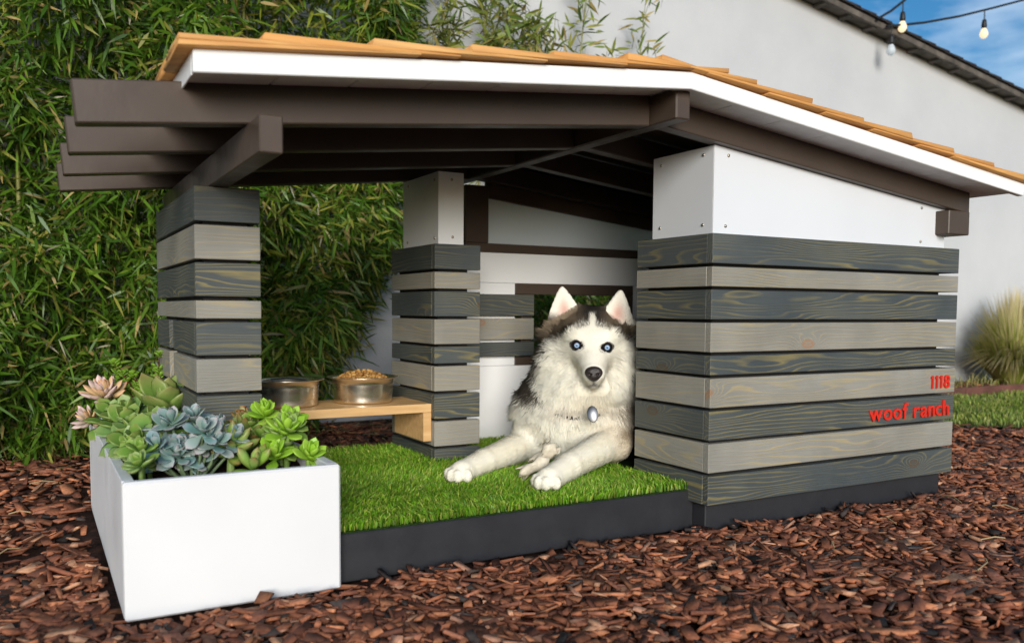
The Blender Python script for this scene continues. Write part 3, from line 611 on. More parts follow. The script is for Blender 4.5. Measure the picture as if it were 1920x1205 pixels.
def chips(P, Lm, Wm):
    n = len(P); l = rng.uniform(*Lm, n)*rng.choice([.6, 1, 1.45], n, p=[.35, .5, .15]); ww = rng.uniform(*Wm, n)*rng.choice([.45, 1, 1.2], n, p=[.3, .5, .2])*np.minimum(1, .5+l/ Lm[1]); t = rng.uniform(.003, .008, n)
    B = np.array([(-1, -1, -1), (1, -1, -1), (1, 1, -1), (-1, 1, -1), (-1, -1, 1), (1, -1, 1), (1, 1, 1), (-1, 1, 1)], float)
    V = B[None]*(np.stack([l, ww, t], -1)*.5)[:, None, :]
    V[:, :, 0] *= 1+rng.uniform(-.35, .15, (n, 8)); V[:, :, 1] *= 1+rng.uniform(-.55, .25, (n, 8)); V[:, 4:, :] = V[:, 4:, :]*.4+(V[:, :4, :]*(1, 1, -1))*.6
    a = rng.uniform(0, 6.283, n); pt = rng.normal(0, .24, n); rl = rng.normal(0, .3, n)
    ca, sa_, cp, sp, cr, sr = np.cos(a), np.sin(a), np.cos(pt), np.sin(pt), np.cos(rl), np.sin(rl)
    X, Y, Z = V[..., 0], V[..., 1], V[..., 2]
    Y, Z = Y*cr[:, None]-Z*sr[:, None], Y*sr[:, None]+Z*cr[:, None]; X, Z = X*cp[:, None]-Z*sp[:, None], X*sp[:, None]+Z*cp[:, None]
    X, Y = X*ca[:, None]-Y*sa_[:, None], X*sa_[:, None]+Y*ca[:, None]
    return np.stack([X, Y, Z], -1)
CF = np.array([(0, 3, 2, 1), (4, 5, 6, 7), (0, 1, 5, 4), (1, 2, 6, 5), (2, 3, 7, 6), (3, 0, 4, 7)])
CC = np.array([(.17, .065, .035), (.22, .085, .045), (.13, .05, .03), (.27, .115, .06), (.19, .08, .05), (.10, .04, .026), (.022, .018, .018), (.035, .028, .027), (.34, .19, .12), (.24, .13, .09)])
CPR = np.array([.18, .17, .15, .13, .12, .09, .05, .03, .04, .04])
def foot(p, m=0.):
    x, y = p[:, 0], p[:, 1]
    return ((x > -1.613+m) & (x < -1.133) & (y > .044+m) & (y < 1.245)) | ((x > -1.14) & (x < .03) & (y > .087+m) & (y < 1.25)) | ((x > .02) & (x < 1.174-m) & (y > .032+m) & (y < 1.245))
hz_ = lambda p: .010*np.sin(p[:, 0]*5+1)*np.sin(p[:, 1]*6)+.008*np.sin(p[:, 0]*13+p[:, 1]*9)
def scatter(n, xr, yr, m=0.):
    p = np.stack([rng.uniform(*xr, n), rng.uniform(*yr, n)], -1); return p[~foot(p, m) & ~lawn_mask(np.c_[p, p][:, :2]*1.0)]
sets = [(scatter(30000, (-2.2, 2.2), (-1.15, .6), -.028), (.022, .078), (.012, .034)), (scatter(15000, (-2.6, 4.2), (.2, 2.9), -.036), (.035, .09), (.018, .04)), (scatter(5000, (1.3, 9), (2.27, 3.1)), (.05, .1), (.02, .045))]
VV = []; CO = []
for P2, lm, wm in sets:
    if len(P2) == 0: continue
    Vc = chips(P2, lm, wm); n = len(P2); zc = hz_(P2)+rng.uniform(-.012, .014, n); Vc[:, :, 2] += np.maximum(zc, -.012)[:, None]; Vc[:, :, :2] += P2[:, None, :]
    c = CC[rng.choice(len(CC), n, p=CPR)]*rng.uniform(.65, 1.85, (n, 1))*np.array((1.22, 1.12, 1.0)); VV.append(Vc); CO.append(np.repeat(c[:, None], 8, 1))
VV = np.concatenate(VV); CO = np.concatenate(CO); d = np.linalg.norm(VV.mean(1)[:, :2]-CAM[:2], axis=1)
vis = (VV.mean(1)-CAM)@_F; cu = 960+FPX*((VV.mean(1)-CAM)@_R)/np.maximum(vis, .1); cv = 602.5+V0-FPX*((VV.mean(1)-CAM)@_U)/np.maximum(vis, .1)
inview = (vis > .3) & (cu > 10) & (cu < 1910) & (cv < 1200); ext = np.ptp(VV[:, :, 0], axis=1)+np.ptp(VV[:, :, 1], axis=1)
score = np.where(inview, ext/np.maximum(d, .1), 0)*(VV[:, :, 2].mean(1) > .004); big = np.argsort(-score)[:300]; rest = np.ones(len(VV), bool); rest[big] = False
VR = VV[rest].reshape(-1, 3); FR = (CF[None]+np.arange(rest.sum())[:, None, None]*8).reshape(-1, 4)
tag(link(bpy.data.objects.new('bark_mulch', arr_mesh('bark_mulch', VR, FR, MAT['chip'], CO[rest].reshape(-1, 3)))), 'reddish brown shredded bark mulch covering the bed', 'mulch', kind='stuff')
for i in big:
    c = VV[i].mean(0); link(bpy.data.objects.new('bark_chip', arr_mesh('bark_chip', VV[i]-c, CF, MAT['chip'], CO[i])), ground, c)
# a few pale straws on the mulch
for k in range(16):
    a = random.uniform(0, 6.28); x, y = random.choice([(random.uniform(-2.1, -1.7), random.uniform(.5, 2.2)), (random.uniform(-.9, 1.8), random.uniform(-.9, -.1))]); l = random.uniform(.06, .14)
    tube_obj('twig', [(x, y, .022), (x+l*.5*math.cos(a), y+l*.5*math.sin(a), .03), (x+l*math.cos(a+.2), y+l*math.sin(a+.2), .021)], .0022, MAT['straw'], ground, 5)

# ------------------------------------------------------------------ bamboo
def fan_leaves(P, Dm, nl, Lr, Wr, cols, cpr, droop=.35):
    """P sprig tips, Dm main directions; nl leaves each -> verts (n,6,3), colours"""
    n = len(P)*nl; p = np.repeat(P, nl, 0); d = np.repeat(Dm, nl, 0)
    d = d+rng.normal(0, .62, (n, 3)); d[:, 2] -= droop; d /= np.linalg.norm(d, axis=1)[:, None]
    p = p+rng.normal(0, .03, (n, 3)); l = rng.uniform(*Lr, n)[:, None]; wd = rng.uniform(*Wr, n)[:, None]*(.6+.4*l/Lr[1])
    s = np.cross(d, rng.normal(0, 1, (n, 3))); s /= np.linalg.norm(s, axis=1)[:, None]+1e-9; nn = np.cross(d, s)
    g = np.array([0, 0, -1.])
    V = np.stack([p, p+d*l*.28+s*wd*.5, p+d*l*.28-s*wd*.5, p+d*l*.62+s*wd*.42+g*l*.03+nn*wd*.1, p+d*l*.62-s*wd*.42+g*l*.03+nn*wd*.1, p+d*l+g*l*.10], 1)
    c = np.array(cols)[rng.choice(len(cols), n, p=cpr)]*rng.uniform(.7, 1.3, (n, 1)); C = np.repeat(c[:, None], 6, 1)
    dry = rng.uniform(0, 1, n) < .22; C[dry, 5] = C[dry, 5]*.4+np.array((.34, .27, .09))*.6
    return V, C
LF = np.array([(0, 2, 1), (1, 2, 4), (1, 4, 3), (3, 4, 5)])
BCOL = [(.05, .125, .010), (.075, .17, .012), (.11, .22, .015), (.17, .27, .025), (.30, .30, .05), (.42, .31, .11), (.5, .46, .32)]; BPR = [.20, .25, .24, .16, .08, .055, .015]
def bxr(z): return np.interp(z, [0, .3, .6, 1.1, 1.6, 3.2], [-.5, -.28, -.03, .20, .22, .32])
hedge = empty('bamboo_hedge', (-1.2, 2.75, 0), 'dense dark green bamboo hedge growing in front of the stucco wall', 'hedge')
n = 10500; z = rng.uniform(.05, 2.9, n)**1.0; xr_ = bxr(z); x = -3.1+(xr_+3.1)*rng.uniform(0, 1, n); edge = np.clip((xr_-x)/.5, 0, 1)
yf = 2.33+.12*np.sin(x*4.1+z*2.3)+.09*np.sin(x*9.3-z*6.1+1)+.07*np.sin(z*11+x*3)+(1-edge)*.45
y = yf+rng.exponential(.13, n); y = np.minimum(y, 3.04)
P = np.stack([x, y, z], -1); Dm = np.stack([rng.normal(0, .45, n), np.full(n, -.55), rng.normal(-.05, .35, n)], -1)
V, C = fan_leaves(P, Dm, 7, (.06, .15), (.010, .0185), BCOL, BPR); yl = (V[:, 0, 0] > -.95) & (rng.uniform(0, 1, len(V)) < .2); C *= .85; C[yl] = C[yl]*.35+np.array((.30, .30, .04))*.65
n2 = 1500; z = rng.uniform(.05, 1.25, n2); x = rng.uniform(.75, 2.1, n2); P2 = np.stack([x, 2.55+.1*np.sin(x*7+z*5)+rng.exponential(.14, n2).clip(0, .45), z], -1)
Vb, Cb = fan_leaves(P2, np.stack([rng.normal(0, .45, n2), np.full(n2, -.5), rng.normal(0, .35, n2)], -1), 7, (.07, .16), (.011, .02), BCOL, BPR)
def place_leaves(par, V, C, nbig):
    ctr = V.mean(1); dv = (ctr-CAM)@_F; cu = 960+FPX*((ctr-CAM)@_R)/dv; cv = 602.5+V0-FPX*((ctr-CAM)@_U)/dv
    a = V[:, 1]-V[:, 2]; b = V[:, 5]-V[:, 0]; ar = np.abs(np.cross(a, b)@_F)/dv**2*(V[:, :, 1].mean(1) < 2.5)
    hid = (cu > 300) & (cv < 720) & ((cu < 480) | (cu > 760)) | ((cu > 110) & (cv > 90) & (cv < 360)) | (cu > 740) | (cu < 5) | (cv < 5) | (cv > 800)
    o = np.argsort(-np.where(hid, 0, ar))[:nbig]; rest = np.ones(len(V), bool); rest[o] = False
    tag(link(bpy.data.objects.new('foliage', arr_mesh('foliage', V[rest].reshape(-1, 3), (LF[None]+np.arange(rest.sum())[:, None, None]*6).reshape(-1, 3), MAT['leaf'], C[rest].reshape(-1, 3))), par, (0, 0, 0)), kind='stuff')
    for i in o:
        c = V[i, 0]; link(bpy.data.objects.new('leaf', arr_mesh('leaf', V[i]-c, LF, MAT['leaf'], C[i])), par, c)
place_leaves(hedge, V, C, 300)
for k in range(26):
    x = random.uniform(-3, -.45); y = random.uniform(2.6, 2.95); tx, ty = random.uniform(-.12, .12), random.uniform(-.25, .1)
    tube_obj('culm', [(x, y, 0), (x+tx*.4, y+ty*.2, 1.0), (x+tx, y+ty, 2.2), (x+tx*1.6, y+ty*1.8, 2.9)], [.012, .011, .008, .003], MAT['culm'], hedge, 6)
n = 900; P = np.stack([rng.uniform(-2.8, 1.2, n), 2.9-np.abs(rng.normal(0, .45, n)), np.full(n, .02)], -1); P = P[~foot(P, -.05) & (P[:, 1] > 1.4)]
V, C = fan_leaves(P, np.zeros((len(P), 3)), 1, (.07, .15), (.010, .02), [(.42, .30, .12), (.50, .38, .16), (.34, .22, .08), (.30, .28, .06)], [.35, .25, .25, .15], 0.)
V[:, :, 2] = .012+rng.uniform(.0, .014, (len(V), 1))+(V[:, :, 2]-.02)*.10
tag(link(bpy.data.objects.new('leaf_litter', arr_mesh('leaf_litter', V.reshape(-1, 3), (LF[None]+np.arange(len(V))[:, None, None]*6).reshape(-1, 3), MAT['leaf'], C.reshape(-1, 3)))), 'dry tan bamboo leaves fallen on the mulch below the hedge', 'leaf litter', kind='stuff')
h2 = empty('bamboo_hedge', (1.4, 2.75, 0), 'low bamboo thicket seen through the dog house window', 'hedge')
place_leaves(h2, Vb, Cb, 0)
for k in range(8):
    x = random.uniform(.8, 2.0); y = random.uniform(2.65, 2.95); tube_obj('culm', [(x, y, 0), (x+.03, y, .6), (x+random.uniform(-.1, .1), y-.1, 1.25)], [.01, .008, .003], MAT['culm'], h2, 6)
SCOL = [(.13, .19, .03), (.20, .24, .04), (.28, .28, .06), (.36, .28, .09), (.09, .15, .025)]
def shoot(x, y, top, lean, n, spread):
    o = empty('bamboo_shoot', (x, y, 0), 'tall thin olive bamboo shoot rising above the cedar roof before the wall', 'bamboo', 'bamboo shoots above the roof')
    Pk = [np.array((x, y, 0)), np.array((x+lean*.25, y, top*.5)), np.array((x+lean*.6, y-.02, top*.8)), np.array((x+lean, y-.05, top))]
    tube_obj('culm', Pk, [.010, .008, .005, .0015], MAT['culm'], o, 6)
    n = int(n*1.7); f = rng.uniform(.6, 1, n); z = top*f; cx = x+lean*np.clip((f-.3)/.7, 0, 1)**1.3
    P = np.stack([cx+rng.normal(0, spread, n)*(1.25-f), y-.03+rng.normal(0, .06, n), z], -1)
    V, C = fan_leaves(P, np.stack([rng.normal(0, .5, n), rng.normal(-.1, .3, n), np.full(n, .35)], -1), 5, (.07, .16), (.014, .024), SCOL, [.26, .27, .2, .1, .17], .05)
    tag(link(bpy.data.objects.new('foliage', arr_mesh('foliage', V.reshape(-1, 3), (LF[None]+np.arange(len(V))[:, None, None]*6).reshape(-1, 3), MAT['leaf'], C.reshape(-1, 3))), o, (0, 0, 0)), kind='stuff')
    for q in P[::2]: tube_obj('branch', [np.array((np.interp(q[2]-.12, [0, top], [x, x+lean]), y-.02, q[2]-.14)), q], [.003, .0015], MAT['culm'], o, 4)
for a in ((.30, 2.86, 2.38, .05, 18, .09), (.50, 2.9, 2.75, -.04, 26, .10), (.66, 2.84, 2.85, .05, 34, .10), (.86, 2.9, 2.8, .06, 36, .12), (.98, 2.85, 2.7, .0, 34, .11), (1.18, 2.9, 2.6, .05, 18, .10), (1.36, 2.86, 2.95, .10, 18, .09), (.42, 2.83, 2.45, .03, 30, .12), (.76, 2.86, 2.5, .03, 40, .12), (1.06, 2.86, 2.6, .03, 40, .12), (1.62, 2.9, 2.42, .02, 16, .08), (1.85, 2.88, 2.85, .10, 16, .06)): shoot(*a)
# fountain grass by the wall
fgx, fgy = 6.25, 2.72
fg_ = empty('ornamental_grass', (fgx, fgy, 0), 'rounded clump of feathery yellow green grass against the stucco wall', 'ornamental grass')
n = 2600; a = rng.uniform(0, 6.283, n); tl = rng.uniform(.05, 1.05, n); l = rng.uniform(.55, 1.0, n)
d = np.stack([np.cos(a)*np.sin(tl), np.sin(a)*np.sin(tl)*.45, np.cos(tl)], -1); b0 = np.array((fgx, fgy, 0))+np.stack([np.cos(a)*.1*tl, np.sin(a)*.08*tl, a*0], -1); wv = np.stack([-np.sin(a), np.cos(a), a*0], -1)*.006
m_ = b0+d*(l*.6)[:, None]+(0, 0, .05); tpt = b0+d*l[:, None]-np.stack([a*0, a*0, tl*.18], -1)
V = np.stack([b0-wv, b0+wv, m_-wv*.8, m_+wv*.8, tpt], 1).reshape(-1, 3); i5 = np.arange(n)[:, None]*5
Fc = np.concatenate([i5+np.array([[0, 1, 3]]), i5+np.array([[0, 3, 2]]), i5+np.array([[2, 3, 4]])], 1).reshape(-1, 3)
c = np.array([(.26, .29, .05), (.38, .37, .10), (.52, .45, .20)])[rng.integers(0, 3, n)]; C = np.repeat(c[:, None], 5, 1); C[:, 4] = (.66, .54, .33)
tag(link(bpy.data.objects.new('blades', arr_mesh('blades', V, Fc, MAT['blade'], C.reshape(-1, 3))), fg_, (0, 0, 0)), kind='stuff')
V, Fc, C = blades(700, 4.6, 9, 2.6, 3.05, .0, .04, .16, .006, .012, [(.34, .32, .10), (.42, .36, .14), (.22, .26, .05)], .8)
tag(link(bpy.data.objects.new('dry_grass', arr_mesh('dry_grass', V, Fc, MAT['blade'], C))), 'sparse dry grass tufts in the border along the wall', 'grass', kind='stuff')

# ------------------------------------------------------------------ the dog
HD = 3.02; HC = dep(1110, 640, HD); hs = HD/FPX                      # head centre, unit of the head frame
hc_ = -ray(1110, 640); hc_ /= np.linalg.norm(hc_); ha = np.cross(_U, hc_); ha /= np.linalg.norm(ha); hb = np.cross(hc_, ha)
def hl(P): d = (P-HC)/hs; return np.stack([d@ha, d@hb, d@hc_], -1)
def hw(a, b, c): return HC+hs*(a*ha+b*hb+c*hc_)
def smin(a, b, k): h = np.clip(.5+.5*(b-a)/k, 0, 1); return b*(1-h)+a*h-k*h*(1-h)
def ell(P, c, r, Rm=None):
    q = P-np.array(c)
    if Rm is not None: q = q@Rm
    k0 = np.linalg.norm(q/np.array(r), axis=-1); k1 = np.linalg.norm(q/np.array(r)**2, axis=-1)+1e-9; return k0*(k0-1)/k1
def cone(P, a, b, ra, rb):
    a = np.array(a); b = np.array(b); ab = b-a; t = np.clip((P-a)@ab/(ab@ab), 0, 1); return np.linalg.norm(P-a-t[..., None]*ab, axis=-1)-(ra+(rb-ra)*t)
def ear(Q, base, tip, hwid, lean):
    base = np.array(base, float); ax = np.array(tip, float)-base; Ln = np.linalg.norm(ax); ax /= Ln
    wx = np.cross(ax, (lean, 0, 1.)); wx /= np.linalg.norm(wx); fz = np.cross(wx, ax)
    q = Q-base; t = q@ax/Ln; x = q@wx; zz = q@fz
    if fz[2] < 0: zz = -zz
    tc_ = np.clip(t, -.3, 1); wv_ = hwid*np.clip(1-tc_, .0, 1.3)**.72+1.5; th_ = 6.+9*np.clip(.5-tc_, 0, 1)
    zz = zz-9*(np.abs(x)/wv_)**2*(1-tc_)+6*(1-tc_)
    d = (np.sqrt((x/wv_)**2+(zz/th_)**2+1e-9)-1)*np.minimum(th_, wv_); return np.maximum(d, (np.maximum(t-1, -t-.35))*Ln)
def head_sdf(Q):
    d = ell(Q, (0, 8, -14), (57, 50, 58)); d = smin(d, ell(Q, (0, -8, 8), (50, 36, 42)), 18)
    d = smin(d, cone(Q, (0, -22, 24), (3, -55, 70), 35, 21), 18); d = smin(d, ell(Q, (3, -58, 76), (18, 14, 16)), 8)      # muzzle
    d = smin(d, cone(Q, (1, -54, 20), (3, -74, 68), 22, 11), 8)                                                           # lower jaw
    for s in (-1, 1): d = smin(d, ell(Q, (s*27+1, 12, 34), (19, 12, 12)), 12)                                              # brows
    d = smin(d, ell(Q, (-50, -46, -14), (44, 52, 38)), 22); d = smin(d, ell(Q, (46, -48, -12), (38, 50, 38)), 22)         # cheeks
    d = smin(d, ell(Q, (-5, -86, 6), (62, 32, 42)), 20)                                                                   # ruff
    d = smin(d, ear(Q, (-50, 34, -22), (-57, 104, -14), 38, .12), 7); d = smin(d, ear(Q, (45, 27, -20), (54, 97, -12), 37, -.12), 7)
    for c in ((-28, -7), (27, -11)): d = np.maximum(d, -ell(Q, (c[0], c[1], 58), (13, 9, 13)))                             # sockets
    return d
SPINE_A = dep(1080, 772, 3.16); RUMP = np.array((.50, .98, .36))
GZ = .135
def on(u, v, z): r = ray(u, v); return CAM+r*(z-CAM[2])/r[2]
elR = dep(1150, 826, 2.99); wrR = on(1068, 880, .19); pwR = on(1030, 897, .172); elL = dep(992, 832, 3.1); wrL = on(905, 866, .185); pwL = on(866, 884, .168)
wrR = elR+(pwR-elR)*.72+(0, 0, .004); wrL = elL+(pwL-elL)*.70+(0, 0, .004)
def paw(P, c, wr):
    f = c-wr; f[2] = 0; f /= np.linalg.norm(f); s = np.array((f[1], -f[0], 0)); d = ell(P, c, (.038, .038, .030))
    for k, (q, l) in enumerate(((-.035, .022), (-.0125, .044), (.0125, .044), (.035, .022))):
        d = smin(d, ell(P, c+s*q+f*l-np.array((0, 0, .006)), (.0155, .0155, .022)), .007)
    return d
def dog_sdf(P):
    d = head_sdf(hl(P))*hs
    nk = cone(P, hw(-10, -5, -46), dep(1078, 770, 3.17), .116, .18); d = smin(d, nk, .05)
    d = smin(d, ell(P, dep(1078, 790, 3.13), (.185, .17, .16)), .06)
    d = smin(d, cone(P, SPINE_A, RUMP, .185, .17), .06); d = smin(d, ell(P, RUMP+(-.02, -.1, -.1), (.17, .13, .14)), .05)
    shR = dep(1148, 772, 3.08); shL = dep(1012, 775, 3.14)
    d = smin(d, cone(P, shR, elR, .085, .066), .04); d = smin(d, cone(P, elR, wrR, .054, .040), .03)
    d = smin(d, cone(P, shL, elL, .085, .07), .04); d = smin(d, cone(P, elL, wrL, .055, .038), .03)
    d = smin(d, cone(P, wrR, pwR, .040, .036), .012); d = smin(d, paw(P, pwR, wrR), .012)
    d = smin(d, cone(P, wrL, pwL, .038, .035), .012); d = smin(d, paw(P, pwL, wrL), .012)
    d = smin(d, cone(P, RUMP+(.0, .12, -.12), RUMP+(-.32, .17, -.16), .055, .03), .03)                                     # tail lying along the back
    return np.maximum(d, GZ-P[..., 2])
def surface_net(fn, lo, hi, h):
    lo = np.array(lo); nn = np.ceil((np.array(hi)-lo)/h).astype(int)+1
    ax = [lo[i]+h*np.arange(nn[i]) for i in range(3)]; D_ = np.empty(nn, np.float32)
    for k in range(nn[0]):
        Y, Z = np.meshgrid(ax[1], ax[2], indexing='ij'); D_[k] = fn(np.stack([np.full_like(Y, ax[0][k]), Y, Z], -1))
    sgn = D_ < 0; c = nn-1; acc = np.zeros((*c, 3), np.float32); cnt = np.zeros(c, np.float32)
    sl_ = lambda o: tuple(slice(o[i], o[i]+c[i]) for i in range(3))
    corners = [(i, j, k) for i in (0, 1) for j in (0, 1) for k in (0, 1)]
    for a_ in corners:
        for i in range(3):
            if a_[i]: continue
            b_ = list(a_); b_[i] = 1; da, db = D_[sl_(a_)], D_[sl_(b_)]; cr = (da < 0) != (db < 0); t = np.where(cr, da/(da-db+1e-12), 0)
            for q in range(3): acc[..., q] += np.where(cr, a_[q]+(t if q == i else 0), 0)
            cnt += cr
    act = cnt > 0; idx = -np.ones(c, np.int64); idx[act] = np.arange(act.sum())
    V = (np.argwhere(act)+acc[act]/cnt[act][:, None])*h+lo; Fc = []
    for i in range(3):
        j, k = (i+1) % 3, (i+2) % 3; o = [slice(None)]*3; o2 = list(o); o[i] = slice(0, -1); o2[i] = slice(1, None)
        s0, s1 = sgn[tuple(o)], sgn[tuple(o2)]; e = np.argwhere(s0 != s1); e = e[(e[:, j] > 0) & (e[:, k] > 0) & (e[:, j] < c[j]) & (e[:, k] < c[k])]
        fl = s0[tuple(e.T)]; q = []
        for dj, dk in ((0, 0), (1, 0), (1, 1), (0, 1)):
            e2 = e.copy(); e2[:, j] -= dj; e2[:, k] -= dk; q.append(idx[tuple(e2.T)])
        q = np.stack(q, -1); q[~fl] = q[~fl][:, ::-1]; Fc.append(q)
    Fc = np.concatenate(Fc); return V, Fc[:, ::-1] if False else Fc
def vnorm(V, Fc):
    nf = np.cross(V[Fc[:, 2]]-V[Fc[:, 0]], V[Fc[:, 3]]-V[Fc[:, 1]]); N = np.zeros_like(V)
    for k in range(4): np.add.at(N, Fc[:, k], nf)
    return N/(np.linalg.norm(N, axis=1)[:, None]+1e-12)
V, Fc = surface_net(dog_sdf, (-.72, .10, .125), (.74, 1.26, .80), .0068)
for _ in range(1):
    nb = np.zeros_like(V); ct = np.zeros(len(V))
    for k in range(4):
        np.add.at(nb, Fc[:, k], V[Fc[:, (k+1) % 4]]); np.add.at(ct, Fc[:, k], 1)
    V = V*.6+nb/np.maximum(ct, 1)[:, None]*.4
N = vnorm(V, Fc)
e = .004; G = np.stack([dog_sdf(V+np.eye(3)[i]*e)-dog_sdf(V-np.eye(3)[i]*e) for i in range(3)], -1)
if (G*N).sum() < 0: Fc = Fc[:, ::-1]; N = -N
sstep = lambda a, b, x: (lambda t: t*t*(3-2*t))(np.clip((x-a)/(b-a), 0, 1))
CREAM = np.array((.93, .885, .77)); BLK = np.array((.035, .032, .030)); BRN = np.array((.24, .185, .125)); PINK = np.array((.72, .44, .36)); SKIN = np.array((.02, .016, .015))
def dog_colour(P, Nn, hair):
    Q = hl(P); a, b, c = Q.T; n = len(P); col = np.tile(CREAM, (n, 1)); jt = (rng.normal(0, 1, n) if hair else np.zeros(n))
    onhead = (np.linalg.norm((Q-(0, -10, 0))/np.array((112, 118, 130)), axis=1) < 1)
    # warm cream in the folds under the chin and chest
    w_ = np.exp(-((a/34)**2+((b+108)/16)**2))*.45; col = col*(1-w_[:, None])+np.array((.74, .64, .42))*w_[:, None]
    # body: dark saddle behind the shoulders
    back = (P-SPINE_A)@((RUMP-SPINE_A)/np.linalg.norm(RUMP-SPINE_A)); lat = (P-dep(1080, 790, 3.1))@_R
    dk_ = sstep(.03, .16, back+jt*.03)*sstep(.20, .30, P[:, 2]+jt*.02); dk_ = np.maximum(dk_, sstep(.120, .160, lat+jt*.012)*sstep(.20, .27, P[:, 2]+jt*.01)*sstep(-90, -110, b)*(.75+.25*np.sin(P[:, 2]*60)))
    tone = BRN*.5+BLK*.5; col = col*(1-dk_[:, None])+tone*dk_[:, None]*(1+.25*jt[:, None].clip(-2, 2))
    # neck: dark behind the cheeks
    nk_ = onhead*sstep(-30, -56, c+jt*6)*sstep(62, 30, b)*(b > -150)+(~onhead)*sstep(-30, -66, c+jt*7)*sstep(-120, -70, b+jt*8)*sstep(-72, -86, a+jt*5)
    Ab = np.interp(b, [-118, -100, -80, -50, 0, 30], [-76, -88, -97, -97, -66, -60]); nk_ = np.maximum(nk_, sstep(4, -6, a-Ab+jt*5)*sstep(-122, -104, b+jt*6)*sstep(60, 40, b)*sstep(-150, -128, a)); nk_ = np.maximum(nk_, sstep(68, 76, a+jt*4)*sstep(-128, -110, b)*sstep(30, 10, b)); nk_ = np.clip(nk_, 0, 1); col = col*(1-nk_[:, None])+(BLK*.75+BRN*.25)*nk_[:, None]
    # head cap with blaze and brow patches
    ac = a-1; lim = np.interp(np.abs(ac), [0, 8, 24, 38, 50, 58, 70], [34, 30, 27, 17, 3, -2, 4])+np.where(ac > 0, -2, 0)
    cap = sstep(-5, 6, b-lim+jt*2.5)*(c > -75)*onhead; bz = sstep(7.5+1.*0, 4.0, np.abs(ac)+jt*.8)*sstep(50, 42, b); cap = cap*(1-bz)
    isear = ((a < -26+np.maximum(0, 58-b)*.2) & (b > 33+.58*(a+77)+7)) | ((a > 24-np.maximum(0, 55-b)*.2) & (b > 3+1.26*(65-a)+5)); isear = isear & (b > 26)
    mixb = np.clip(np.exp(-(np.abs(ac)/27)**2)+.15*jt, 0, 1)[:, None]; ct_ = BLK*mixb+BRN*(1-mixb); ct_ = ct_*(1+.35*np.clip(jt, -1.5, 2)[:, None]*.6)
    dkband = np.exp(-((b-lim-5)/8)**2)*(np.abs(ac) > 34); ct_ = ct_*(1-.65*dkband[:, None])
    cap = np.where(isear, 0, cap); col = col*(1-cap[:, None])+ct_*cap[:, None]
    fr = (Nn@hc_) > .15
    for (ex, ey, tx, ty) in ((-50, 36, -56, 98), (46, 30, 54, 90)):          # ears: pink inside, dark rim and back
        t = np.clip(((a-ex)*(tx-ex)+(b-ey)*(ty-ey))/((tx-ex)**2+(ty-ey)**2), 0, 1); dx = a-(ex+(tx-ex)*t); wv_ = 30*(1-t)**.72+1
        pin = np.exp(-(dx/(wv_*.5))**2)*np.exp(-((t-.36)/.30)**2)*isear*fr; col = col*(1-min(1, .95)*pin[:, None])+PINK*.95*pin[:, None]
        bk = isear*(~fr)*(np.sign(a) == np.sign(ex)); col = np.where(bk[:, None] > 0, BRN*.4+BLK*.6, col)
    # eyes, mouth, muzzle
    for (ex, ey, sl2) in ((-28, -7, .12), (27, -11, -.12)):
        dx = a-ex; dy = b-ey-sl2*-dx*1.2; r_ = np.sqrt((dx/14.)**2+(dy/9.4)**2); k_ = sstep(1.12, .9, r_*(1.3 if hair else 1))*(c > 20); col = col*(1-k_[:, None])+SKIN*k_[:, None]
    mo = np.exp(-((a-3)/13)**2)*np.exp(-((b+77+((a-3)/13)**2*2)/3.0)**2)*(c > 42); ph = np.exp(-((a-3)/3)**2)*sstep(-60, -66, b)*sstep(-80, -74, b)*(c > 55)
    k_ = np.clip(mo*.95+ph*.7, 0, 1)*(.75 if hair else 1); col = col*(1-k_[:, None])+np.array((.05, .045, .045))*k_[:, None]
    k_ = np.exp(-(((a-3)/19)**2+((b+52)/22)**2))*(c > 50)*.15; col = col*(1-k_[:, None])+np.array((.62, .58, .56))*k_[:, None]
    # tan wash on the near foreleg
    k_ = np.exp(-np.sum(((P-elR)/np.array((.06, .10, .07)))**2, 1))*.55; col = col*(1-k_[:, None])+np.array((.66, .47, .24))*k_[:, None]
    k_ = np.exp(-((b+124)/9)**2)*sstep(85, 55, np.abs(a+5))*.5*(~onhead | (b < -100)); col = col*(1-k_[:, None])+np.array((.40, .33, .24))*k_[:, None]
    if hair: col = col*(1+.05*rng.normal(0, 1, n))[:, None].clip(.7, 1.3)
    return col.clip(.008, .96)
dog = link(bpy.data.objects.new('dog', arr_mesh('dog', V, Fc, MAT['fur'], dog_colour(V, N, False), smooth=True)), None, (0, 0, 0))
tag(dog, 'black, tan and white husky with pale blue eyes lying on the turf', 'dog')
